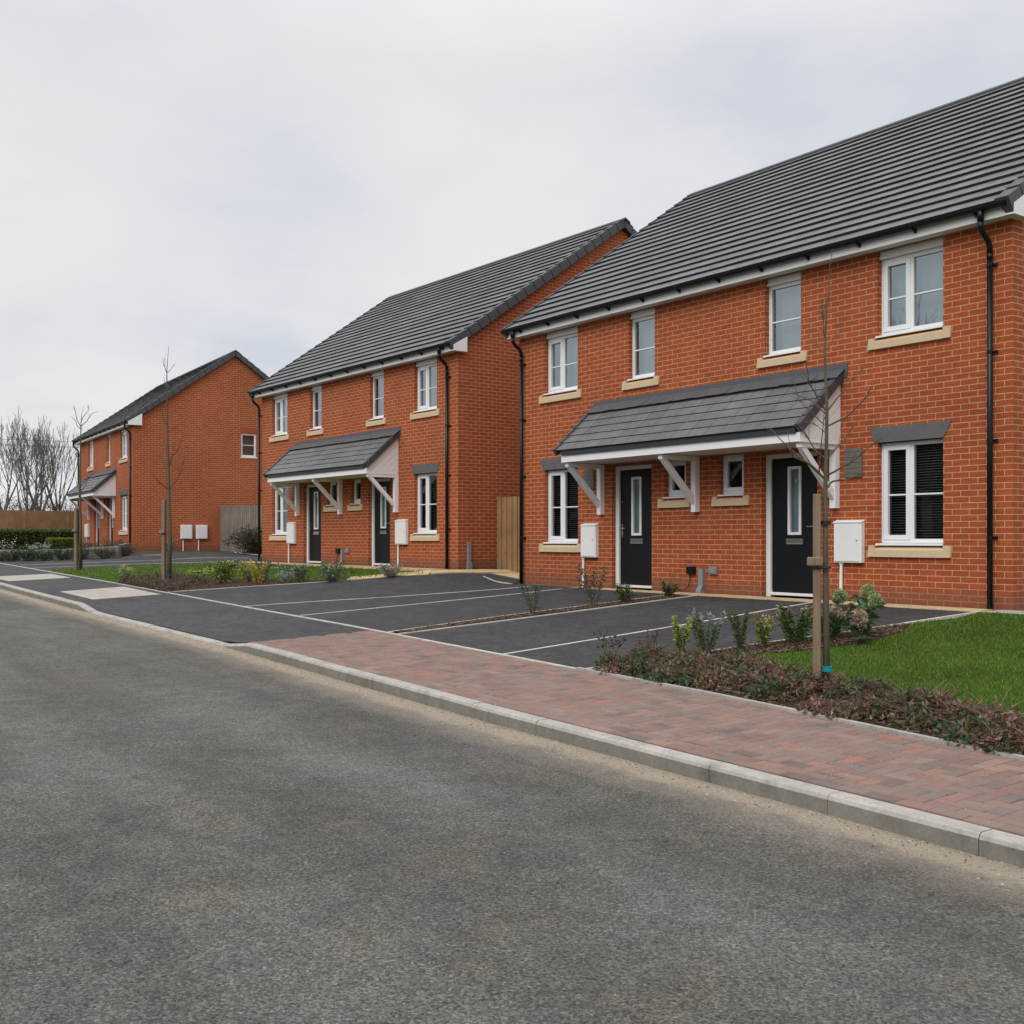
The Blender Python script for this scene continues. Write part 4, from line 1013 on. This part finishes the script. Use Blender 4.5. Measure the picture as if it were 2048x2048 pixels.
hedge('hedge', -34.6, -33.75, -.35, .75, .38, .86, 3200, .05, [(.16, .25, .04), (.21, .31, .055), (.12, .19, .033)], 'short bright green box hedge at the corner of the farthest house')

# creeping ground cover in the near bed: one mass
gc = MB()
bed_front = lambda x: lerp(x, EDGE) + .05
def bed_back(x):
    if x < 9.2: return lerp(x, [(8.0, -4.95), (8.3, -4.55), (8.7, -4.5), (9.2, -4.35)])
    return lerp(x, bed_e) - .02
hum = [(U(8.2, 14.6), rnd(), U(.10, .28), U(.12, .24), rnd()) for _ in range(150)]
for (hx, f, hr, hh, kind) in hum:
    y0, y1 = bed_front(hx) + .07, bed_back(hx); hy = y0 + (y1 - y0) * f
    hh *= .6 + .36 * (1 - abs(2 * f - 1)); cols = DEAD[:4] + [DEAD[5]] if kind < .62 else DEAD[3:5] + [(.05, .085, .04), (.07, .10, .05)] + DEAD[:1]
    for i in range(int(330 * hr / .2)):
        a = U(0, 2 * PI); q = math.sqrt(rnd()) * hr; t = U(.15, 1); x, y = hx + q * cos(a), hy + q * sin(a) * .8
        z = hh * (1 - (q / hr) ** 2 * .8) * t ** .6
        y = max(y, bed_front(x) - .045)
        leaf(gc, (x, y, G(x, y) + max(.01, z)), U(.022, .058) * (1.35 if kind > .62 else 1), random.choice(cols), None, .55, .1)
    for i in range(13):
        a = U(0, 2 * PI); p0 = Vector((hx, hy, G(hx, hy))); L_ = hr * U(.7, 1.5)
        p2 = p0 + Vector((cos(a) * L_, sin(a) * L_ * .8, hh * U(.6, 1.35))); p1 = (p0 + p2) / 2 + Vector((0, 0, hh * .3))
        c = random.choice([(.17, .10, .07), (.24, .16, .11), (.10, .06, .045)])
        gc.tube([p0, p1, p2], [.0035, .003, .0015], 3, 0, c, cap=False)
tag(gc.build('ground_cover', M['leaf']), kind='stuff'); 
gc2 = MB()
for _ in range(95):
    hx = U(-9.4, -5.9); y0 = lerp(hx, EDGE) + .1; hy = y0 + rnd() ** 1.6 * 1.15
    if hx > -6.6 and hy > -4.0: continue
    hr, hh = U(.14, .3), U(.12, .24)
    for i in range(130):
        a = U(0, 2 * PI); q = math.sqrt(rnd()) * hr; x, y = hx + q * cos(a), hy + q * sin(a); z = hh * (1 - (q / hr) ** 2 * .8) * U(.3, 1)
        y = max(y, lerp(x, EDGE) + .06)
        leaf(gc2, (x, y, G(x, y) + max(.01, z)), U(.03, .06), random.choice(HEATH), None, .4, .6)
tag(gc2.build('ground_cover', M['leaf']), kind='stuff')
# bark chips
ch = MB()
def chips(n, fn):
    for _ in range(n):
        x, y = fn(); z = G(x, y) + .016; a = U(0, PI); l, w = U(.012, .045), U(.004, .012); c = random.choice([(.07, .04, .025), (.11, .065, .04), (.16, .10, .065), (.05, .03, .02), (.22, .15, .10)])
        dx, dy = cos(a) * l / 2, sin(a) * l / 2; ex, ey = -sin(a) * w / 2, cos(a) * w / 2; t1, t2 = U(0, .016), U(0, .016)
        ch.face([(x - dx - ex, y - dy - ey, z + t1), (x + dx - ex, y + dy - ey, z + t2), (x + dx + ex, y + dy + ey, z + t2 + .003), (x - dx + ex, y - dy + ey, z + t1 + .003)], 0, None, c)
def f1():
    while 1:
        x, y = U(8.5, 9.7), U(-4.5, -1.6)
        if y < -3.3 or x > 8.65 + (y + 3.4) * .25:
            return x, y
def f2():
    t = rnd(); y = -4.95 + 4.4 * t; x = lerp(y, [(-5.0, 3.86), (-3.33, 4.0), (-1.44, 4.32), (-.5, 4.5)]); return x + U(0, .27 + .12 * (y + 5) / 4.5), y
def f3():
    x = U(8.2, 15); a, b = bed_front(x), bed_back(x); return x, U(a, b)
def f4():
    x = U(-9.9, -3.9); return x, U(max(lerp(x, EDGE) + .08, -4.6 + (x + 5.9) * 1.15 if x > -5.9 else -9), lerp(x, [(-9.9, -4.2), (-9, -3.4), (-5.85, -2.65), (-3.9, -2.2)]))
def ok1():
    x, y = f1(); 
    return (x, y) if x < lerp(y, [(-4.4, 8.9), (-4.0, 9.0), (-3.4, 9.25), (-2.9, 9.5), (-2.1, 9.5), (-1.5, 9.2)]) else ok1()
chips(2600, ok1); chips(1700, f2); chips(2600, f3); chips(1500, f4)
tag(ch.build('mulch', M['chip']), kind='stuff')
gt = MB()
for _ in range(4200):
    x = U(-6, 14.5); d = abs(random.gauss(0, .16)) + .004; y = lerp(x, KERB) - d; z = zr(x); r_ = U(.002, .0075) * (1.5 if rnd() < .05 else 1); c = random.choice([(.30, .24, .17), (.22, .18, .13), (.40, .33, .25), (.12, .10, .08), (.07, .06, .05), (.45, .42, .37)])
    a = U(0, PI); p = [(x + r_ * U(.7, 1.3) * cos(a + k * PI / 2), y + r_ * U(.7, 1.3) * sin(a + k * PI / 2), z) for k in range(4)]; t_ = (x, y, z + r_ * U(.6, 1.1))
    for k in range(4): gt.face([p[k], p[(k + 1) % 4], t_], 0, None, c)
for _ in range(1500):
    x = U(3.6, 14.5); f_ = rnd(); y = lerp(x, KERB) + .13 + f_ * (lerp(x, EDGE) - lerp(x, KERB) - .14); z = G(x, y) + .003; r_ = U(.002, .005); c = random.choice([(.40, .33, .25), (.12, .10, .08), (.35, .3, .24), (.5, .45, .4)])
    p = [(x + r_ * cos(k * PI / 2), y + r_ * sin(k * PI / 2), z) for k in range(4)]
    for k in range(4): gt.face([p[k], p[(k + 1) % 4], (x, y, z + r_)], 0, None, c)
tag(gt.build('grit', M['chip']), kind='stuff')
# grass blades
gb = MB()
def inpoly(x, y, P):
    c = False; j = len(P) - 1
    for i in range(len(P)):
        if (P[i][1] > y) != (P[j][1] > y) and x < (P[j][0] - P[i][0]) * (y - P[i][1]) / (P[j][1] - P[i][1]) + P[i][0]: c = not c
        j = i
    return c
LA = [(9.45, -1.0), (9.43, -.5), (10.6, -.45), (15, -.45), (15, -5.35), (13, -5.0), (11.9, -4.85), (10.9, -4.68), (10.15, -4.58), (9.28, -4.27), (9.0, -3.9), (9.3, -3.4), (9.55, -2.9), (9.5, -2.1), (9.22, -1.45)]
GB = [(.062, .13, .009), (.085, .16, .014), (.042, .095, .006), (.115, .19, .024), (.07, .13, .011), (.10, .17, .038)]
def blades(n, bb, P, hmin, hmax, w):
    k = 0
    while k < n:
        x, y = U(bb[0], bb[1]), U(bb[2], bb[3])
        if not inpoly(x, y, P): continue
        k += 1; z = G(x, y) + .008; a = U(0, 2 * PI); h = U(hmin, hmax); b = U(.2, 1.0) * h; c = random.choice(GB); f_ = .78 + .5 * (.5 + .5 * sin(x * 3.1 + 1.7 * sin(y * 2.3)) * cos(y * 3.7 + x)); c = tuple(v * U(.7, 1.3) * f_ for v in c)
        if rnd() < .10: c = (.22, .27, .07); h *= 1.15
        dx, dy = cos(a), sin(a); ex, ey = -dy * w, dx * w
        gb.face([(x - ex, y - ey, z), (x + ex, y + ey, z), (x + dx * b * .4 + ex * .7, y + dy * b * .4 + ey * .7, z + h * .62), (x + dx * b * .4 - ex * .7, y + dy * b * .4 - ey * .7, z + h * .62)], 0, None, c)
        gb.face([(x + dx * b * .4 - ex * .7, y + dy * b * .4 - ey * .7, z + h * .62), (x + dx * b * .4 + ex * .7, y + dy * b * .4 + ey * .7, z + h * .62), (x + dx * b, y + dy * b, z + h)], 0, None, c)
blades(60000, (8.9, 14.2, -5.3, -.4), LA, .014, .038, .0032)
blades(9000, (-17.3, -2.6, -4.9, -.4), L2, .02, .05, .006)
tag(gb.build('grass', M['grass']), kind='stuff')

# ------------------------------------------------------------------ trees
def grow(mb, p, d, l, r, depth, wig=.16, up=.12, kids=3, spread=.6, minr=.002):
    n = 4; pts = [Vector(p)]; d = Vector(d).normalized(); rr = [r]
    for i in range(n):
        d = (d + rv() * wig + Vector((0, 0, up))).normalized(); pts.append(pts[-1] + d * l / n); rr.append(max(minr, r * (1 - .55 * (i + 1) / n)))
    mb.tube(pts, rr, 5 if r > .02 else 3, cap=False)
    if depth > 0:
        for k in range(kids):
            t = U(.3, 1.0); i = min(n - 1, int(t * n)); q = pts[i] + (pts[i + 1] - pts[i]) * (t * n - i)
            dd = (d + rv() * spread * 1.3).normalized()
            grow(mb, q, dd, l * U(.5, .75), max(minr, rr[i] * .62), depth - 1, wig, up, kids, spread, minr)
        grow(mb, pts[-1], d, l * .62, max(minr, rr[-1]), depth - 1, wig, up, kids, spread, minr)
def bez3(a, b, c, n=8): return [(1 - t) ** 2 * a + 2 * t * (1 - t) * b + t * t * c for t in [i / n for i in range(n + 1)]]
CAM = Vector((16.47, -12.31, .835)); VD = Vector((-.8072, .5903, 0)); VR = Vector((.5903, .8072, 0))
def sapling(x, y, zb, trunk, r0, branches, label, twigs=2):
    """trunk: list of (side offset, height above base); branches: (t height, [(side, height)...], depth swing)"""
    root = empty('young_tree', (x, y, zb)); tag(root, label, 'tree', 'staked young trees along the footway')
    mb = MB(); pts = [VR * a + Vector((0, 0, h)) + VD * U(-.01, .01) for a, h in trunk]; H = trunk[-1][1]
    rad = [max(.0028, r0 * (1 - (h / H)) ** .8) for a, h in trunk]; mb.tube(pts, rad, 8); mb.build('trunk', M['bark'], root, smooth=True)
    cr = MB()
    for (pl, dv, br) in branches:
        q = [VR * a + Vector((0, 0, h)) for a, h in pl]; L_ = len(q)
        q = [p + VD * dv * (i / (L_ - 1)) for i, p in enumerate(q)]
        # smooth
        fine = []
        for i in range(L_ - 1):
            for s in range(3):
                t = s / 3; fine.append(q[i] * (1 - t) + q[i + 1] * t + rv() * .004)
        fine.append(q[-1]); m = len(fine)
        cr.tube(fine, [max(.0019, 1.25 * br * (1 - .78 * i / m)) for i in range(m)], 5, cap=False)
        for k in range(twigs):
            i = int(U(.35, .95) * (m - 1)); d = (fine[min(i + 1, m - 1)] - fine[max(i - 1, 0)]).normalized(); d = (d + rv() * .55 + Vector((0, 0, .2))).normalized(); l = U(.06, .22)
            cr.tube([fine[i], fine[i] + d * l * .5 + rv() * .01, fine[i] + d * l], [br * .42, br * .34, .0014], 3, cap=False)
    cr.build('crown', M['twig'], root)
    return root
def px1(u, v):   # branch points of the near sapling in photo pixels of the 743x1932 view -> (side, height)
    sx, sy = 1540 + u / 3.715, 480 + v / 3.715
    return ((sx - 1652.3) / 2200 * 9.0 , .835 + (1078 - sy) / 2200 * 9.0 + .475)
bx, by = 10.715, -4.925; zb = G(bx, by)
tr = [px1(u, v) for u, v in ((418, 1930), (428, 1560), (428, 1290), (418, 1000), (415, 850), (424, 640), (440, 420), (450, 230), (468, 95))]
tr = [(-.0 + px1(410, 3320)[0] * 0 + tr[0][0] + .012, 0.0), (tr[0][0] + .006, .8)] + tr
B1 = [([(410, 1790), (290, 1690), (150, 1640), (70, 1545)], -.2, .0085), ([(395, 1780), (330, 1700), (230, 1600), (120, 1480), (55, 1390)], .25, .008), ([(425, 1870), (480, 1810), (590, 1800), (740, 1740)], .1, .0085),
      ([(430, 1770), (560, 1690), (740, 1520)], -.25, .0075), ([(425, 1650), (350, 1580), (290, 1460), (262, 1400)], .1, .007), ([(372, 1760), (368, 1560), (375, 1280)], -.15, .006), ([(425, 1660), (520, 1560), (620, 1470), (715, 1330)], .2, .007),
      ([(435, 1400), (560, 1340), (660, 1230), (740, 1090)], -.2, .0065), ([(432, 1290), (560, 1140), (680, 1010), (740, 950)], .15, .006), ([(420, 1280), (340, 1200), (265, 1090), (230, 985)], -.2, .006), ([(415, 1310), (350, 1210), (220, 1130)], .2, .005),
      ([(410, 1390), (340, 1320), (260, 1230), (215, 1180)], .05, .004), ([(430, 1460), (370, 1400), (310, 1370)], .05, .003), ([(430, 830), (490, 750), (545, 690), (590, 630)], .1, .004), ([(410, 740), (395, 620), (383, 480)], -.06, .0045),
      ([(412, 860), (380, 820), (372, 770)], .1, .003), ([(405, 700), (370, 690), (330, 665)], .1, .0025), ([(410, 660), (385, 600), (345, 555)], -.1, .0025)]
sapling(bx, by, zb, tr, .031, [([px1(*p) for p in pl], dv, br) for pl, dv, br in B1], 'bare young tree with lichen-flecked trunk and teal tape, nearest of the saplings', 6)
def px2(u, v): sx, sy = 270 + u / 3.785, 680 + v / 3.785; return ((sx - 338.0) / 2200 * 24.2, .835 + (1078 - sy) / 2200 * 24.2 - G(-7.52, -4.11))
T2 = [(.0, 0)] + [px2(u, v) for u, v in ((262, 1500), (256, 1120), (250, 900), (243, 640), (240, 300), (240, 230), (255, 40))]
B2 = [([(250, 1130), (200, 1080), (160, 1020)], -.3, .012), ([(268, 1120), (320, 1040), (348, 950), (352, 850)], .2, .013), ([(245, 1020), (190, 900), (155, 830)], .3, .012), ([(258, 970), (285, 890), (350, 830), (400, 705)], -.3, .011),
      ([(245, 880), (215, 790), (195, 740)], .2, .01), ([(243, 660), (215, 580), (205, 480)], -.1, .009), ([(240, 250), (212, 190), (208, 130)], .1, .006), ([(242, 250), (275, 225), (308, 190)], -.1, .006), ([(235, 350), (210, 310), (195, 270)], .2, .005), ([(238, 240), (222, 200), (228, 165)], 0, .004),
      ([(258, 960), (275, 830), (270, 760)], .3, .009), ([(350, 940), (360, 900), (400, 830)], .2, .006), ([(243, 700), (300, 650), (385, 580)], .3, .006)]
sapling(-7.52, -4.11, G(-7.52, -4.11), T2, .05, [([px2(*p) for p in pl], dv, br) for pl, dv, br in B2], 'slender bare young tree in the middle planting bed, tall against the far gable', 4)
def px3(u, v): sx, sy = u / 5.854, 820 + v / 5.854; return ((sx - 160.2) / 2200 * 31.3, .835 + (1078 - sy) / 2200 * 31.3 - G(-16.05, -3.74))
T3_ = [(.0, 0), px3(938, 1400), px3(930, 1000), px3(932, 700), px3(940, 200), px3(950, 60), px3(972, -60)]
B3 = [([(945, 230), (880, 180), (835, 95)], .2, .01), ([(940, 200), (905, 110), (895, 10), (888, -30)], -.2, .009), ([(940, 190), (1000, 130), (1040, 40), (1105, 10)], .2, .01), ([(940, 150), (975, 90), (1050, 10), (1060, -40)], -.2, .009), ([(930, 900), (1000, 800), (1080, 720), (1085, 600)], .3, .011),
      ([(930, 950), (880, 880), (850, 780)], .2, .01), ([(935, 600), (890, 520), (870, 430)], -.2, .009), ([(935, 500), (985, 420), (1010, 330)], .2, .009), ([(935, 960), (1010, 880), (1060, 790)], -.2, .01)]
sapling(-16.05, -3.74, G(-16.05, -3.74), T3_, .055, [([px3(*p) for p in pl], dv, br) for pl, dv, br in B3], 'bare young tree at the corner of the middle lawn, farthest of the saplings', 4)
def stake(x, y, h, w, label, strapz, tape=None, tx=.055):
    z = G(x, y); rz = math.atan2(VR.y, VR.x) - .35; root = empty('tree_stake', (x, y, z), rz); tag(root, label, 'stake', 'timber stakes tied to young trees')
    mb = MB(); mb.box(-w / 2, w / 2, -w / 2, w / 2, -.2, h); mb.build('post', M['stakewood'], root, bevel=.004)
    mb = MB(); mb.tube([(-w / 2 - .004, -w / 2 - .02, strapz), (tx, -w / 2 - .012, strapz - .004), (tx + .05, .0, strapz), (tx, .05, strapz), (-w / 2 - .01, w / 2 + .01, strapz)], .009, 6); mb.build('strap', M['rubber'], root)
    mb = MB(); mb.box(-w / 2 - .045, w / 2 + .02, -w / 2 - .034, -w / 2 - .002, strapz + .012, strapz + .085); mb.build('spacer_block', M['stakewood'], root, bevel=.012)
s1 = (10.673, -4.975)
stake(s1[0], s1[1], 1.66, .062, 'square timber stake tied to the nearest young tree', 1.06)
stake(-7.60, -4.2, 1.88, .075, 'timber stake tied to the young tree in the middle bed', 1.13)
stake(-16.14, -3.84, 1.76, .085, 'timber stake tied to the farthest young tree, on the lawn corner', 1.08)
mb = MB(); mb.tube([(0, 0, -.022), (0, 0, .022)], .044, 12); o = mb.build('tree_tape', M['teal']); o.location = (bx, by, zb + .215); tag(o, 'teal tape wrapped round the base of the nearest young tree', 'tape')
o.location = Vector((bx, by, zb + .225)) + VR * tr[0][0]
mb = MB(); mb.tube([(0, 0, -.018), (0, 0, .018)], .040, 12); o = mb.build('tree_tie', M['rubber']); o.location = Vector((bx, by, zb + 1.42)) + VR * tr[1][0]; tag(o, 'black rubber tie round the nearest young trunk near the stake top', 'tie')
mb = MB(); mb.tube([(0, 0, -.025), (0, 0, .025)], .056, 12); o = mb.build('tree_tape', M['bluetape']); o.location = (-7.52, -4.11, G(-7.52, -4.11) + .22); tag(o, 'small dark blue band round the young tree in the middle bed', 'tape')

# bare trees behind the board fence
def bare_tree(x, y, z, h, label, fork, seed, lean=(0, 0), r=.2, depth=4, kids=2):
    random.seed(seed); root = empty('bare_tree', (x, y, z)); tag(root, label, 'tree', 'bare trees beyond the board fence')
    tk = MB(); top = Vector((lean[0], lean[1], h * .3)); tk.tube([(0, 0, -.3), top * .5 + rv() * .05, top], [r, r * .85, r * .75], 8); tk.build('trunk', M['farbark'], root, smooth=True)
    cr = MB()
    for k in range(fork):
        a = 2 * PI * (k + rnd() * .6) / fork
        grow(cr, top * U(.7, 1), Vector((cos(a) * .42, sin(a) * .42, 1)), h * .36, r * .55, depth, .11, .13, kids, .5, .009)
    cr.build('crown', M['farbark'], root); return root
tl = [(-52, -.6, 8.2, 'bare tree at the left edge of the photo beyond the fence', 4), (-49.5, 1.0, 7.6, 'bare tree with a wide fork, second from the left edge', 4), (-53, 2.7, 7.4, 'slim bare tree in the gap between two bigger crowns', 3), (-50, 3.2, 8.0, 'thick many-stemmed bare tree, second from the farthest house', 6), (-53.5, 4.8, 8.0, 'bare tree rising right beside the farthest house eave', 5), (-57, -1.0, 8.4, 'tall thin bare tree set back behind the leftmost one', 3), (-60, 4.6, 8.0, 'bare tree set farthest back, its stem low behind the hedge end', 4)]
for i, (x, y, h, lb, fk) in enumerate(tl): bare_tree(x, y, .4, h * .85, lb, fk, 40 + i, (U(-.2, .2), U(-.4, .4)), .125, 4)
random.seed(99)
us = MB()
for i in range(170):
    x, y = U(-60, -52), U(-6, 9); h = U(1.2, 3.2)
    for k in range(60):
        p = Vector((x + U(-.9, .9), y + U(-.9, .9), .4 + h * rnd() ** .7)); d = (rv() + Vector((0, 0, 1.0))).normalized()
        us.tube([p, p + d * U(.25, .6)], [.016, .006], 3, 0, random.choice([(.06, .05, .045), (.085, .075, .06), (.045, .05, .035)]), cap=False)
tag(us.build('undergrowth', M['chip']), kind='stuff')
# scrub opposite, across the road: seen only as the dark reflection in the ground-floor panes
us = MB()
for i in range(9000):
    x = U(-75, 25); y = U(-42, -35); h = 6.4 + .5 * sin(x * .31) + .4 * sin(x * .83)
    leaf(us, (x, y, zr(x) + h * rnd()), U(.7, 1.5), random.choice([(.03, .035, .02), (.05, .05, .035), (.035, .045, .02)]), None, .8)
tag(us.build('woodland', M['leaf']), kind='stuff')
random.seed(5); t_ = bare_tree(-12.0, -31, -.35, 10.5, 'bare tree mirrored in the upper right window pane, across the road', 5, 77, (0, 0), .25, 4, 3); t_['group'] = 'bare trees across the road'
# overhead cables
for z, lb in ((6.95, 'upper thin overhead cable above the bare trees'), (6.6, 'lower thin overhead cable above the bare trees')):
    mb = MB(); pts = []
    for i in range(41):
        t = i / 40; x = -62 + t * 10; y = -60 + t * 100; pts.append((x, y, z + .9 * (2 * t - 1.15) ** 2 - .05))
    mb.tube(pts, .011, 4); tag(mb.build('overhead_cable', M['black_pl']), lb, 'cable', 'overhead cables')

# ------------------------------------------------------------------ light, sky, camera
EL, AZ = math.radians(41), math.radians(158)
w = bpy.data.worlds.new('World'); scene.world = w; w.use_nodes = True; nt = w.node_tree; N = nt.nodes; LK = nt.links.new
bg = N['Background']; bg.inputs['Strength'].default_value = .1
sky = N.new('ShaderNodeTexSky'); sky.sky_type = 'NISHITA'; sky.sun_disc = False; sky.sun_elevation = EL; sky.sun_rotation = AZ
tc = N.new('ShaderNodeTexCoord'); sep = N.new('ShaderNodeSeparateXYZ'); LK(tc.outputs['Generated'], sep.inputs[0])
def MA(op, a, b=0, cl=False):
    x = N.new('ShaderNodeMath'); x.operation = op; x.use_clamp = cl
    for i, v in enumerate((a, b)):
        if isinstance(v, bpy.types.NodeSocket): LK(v, x.inputs[i])
        else: x.inputs[i].default_value = v
    return x.outputs[0]
zc = MA('ADD', MA('MAXIMUM', sep.outputs[2], 0), .22)
cmb = N.new('ShaderNodeCombineXYZ'); LK(MA('DIVIDE', sep.outputs[0], zc), cmb.inputs[0]); LK(MA('DIVIDE', sep.outputs[1], zc), cmb.inputs[1])
def noi(scale, det, rough, off):
    m = N.new('ShaderNodeMapping'); LK(cmb.outputs[0], m.inputs[0]); m.inputs['Location'].default_value = off
    x = N.new('ShaderNodeTexNoise'); x.inputs['Scale'].default_value = scale; x.inputs['Detail'].default_value = det; x.inputs['Roughness'].default_value = rough; LK(m.outputs[0], x.inputs['Vector']); return x.outputs['Fac']
n1 = noi(1.1, 5, .5, (3.1, 1.7, 0)); n2 = noi(2.6, 6, .55, (7.3, 4.1, 2))
f = MA('ADD', MA('MULTIPLY', n1, .68), MA('MULTIPLY', n2, .32))
def bank(x, y, z, c0, c1, amt, fsrc):
    dp = N.new('ShaderNodeVectorMath'); dp.operation = 'DOT_PRODUCT'; LK(tc.outputs['Generated'], dp.inputs[0]); v = Vector((x, y, z)).normalized(); dp.inputs[1].default_value = v
    mr = N.new('ShaderNodeMapRange'); mr.interpolation_type = 'SMOOTHSTEP'; LK(MA('ADD', dp.outputs['Value'], MA('MULTIPLY', MA('SUBTRACT', n2, .5), .03)), mr.inputs['Value']); mr.inputs['From Min'].default_value = c0; mr.inputs['From Max'].default_value = c1
    return MA('SUBTRACT', fsrc, MA('MULTIPLY', mr.outputs[0], amt))
f = MA('ADD', f, .045)
f = bank(-.921, .435, .241, .982, .999, .09, f); f = bank(-.98, .28, .43, .975, .998, .02, f)
rp = N.new('ShaderNodeValToRGB'); LK(f, rp.inputs[0]); e = rp.color_ramp.elements
e[0].position = .38; e[0].color = (.615, .645, .705, 1); e[1].position = .60; e[1].color = (.79, .79, .80, 1)
x_ = e.new(.48); x_.color = (.725, .735, .765, 1)
# overcast sky: brighter towards the zenith
gain = MA('ADD', 10.6, MA('MULTIPLY', MA('MAXIMUM', MA('SUBTRACT', sep.outputs[2], .40), 0), 22.0))
sc_ = N.new('ShaderNodeVectorMath'); sc_.operation = 'SCALE'; LK(rp.outputs[0], sc_.inputs[0]); LK(gain, sc_.inputs['Scale'])
mx = N.new('ShaderNodeMix'); mx.data_type = 'RGBA'; mx.inputs[0].default_value = .94; LK(sky.outputs[0], mx.inputs[6]); LK(sc_.outputs[0], mx.inputs[7]); LK(mx.outputs[2], bg.inputs['Color'])
sd = bpy.data.lights.new('Sun', 'SUN'); sd.energy = 1.5; sd.angle = math.radians(35); sd.color = (1, .965, .92); so = bpy.data.objects.new('Sun', sd); COL.objects.link(so)
dirv = Vector((sin(AZ) * cos(EL), cos(AZ) * cos(EL), sin(EL))); so.rotation_euler = dirv.to_track_quat('Z', 'Y').to_euler(); so.location = (20, -20, 30)
cd = bpy.data.cameras.new('Camera'); co = bpy.data.objects.new('Camera', cd); COL.objects.link(co); scene.camera = co
co.location = CAM; co.rotation_euler = (math.radians(90), 0, math.radians(143.82 - 90)); cd.sensor_width = 36; cd.lens = 2200 / 2048 * 36; cd.shift_y = 54 / 2048; cd.clip_end = 2000; cd.clip_start = .05
vs = scene.view_settings; vs.view_transform = 'Standard'; vs.look = 'None'; vs.exposure = 0; vs.gamma = 1; vs.use_curve_mapping = False
scene.cycles.max_bounces = 8; scene.cycles.transparent_max_bounces = 12; scene.cycles.caustics_reflective = False; scene.cycles.caustics_refractive = False
try: scene.cycles.use_denoising = True
except Exception: pass
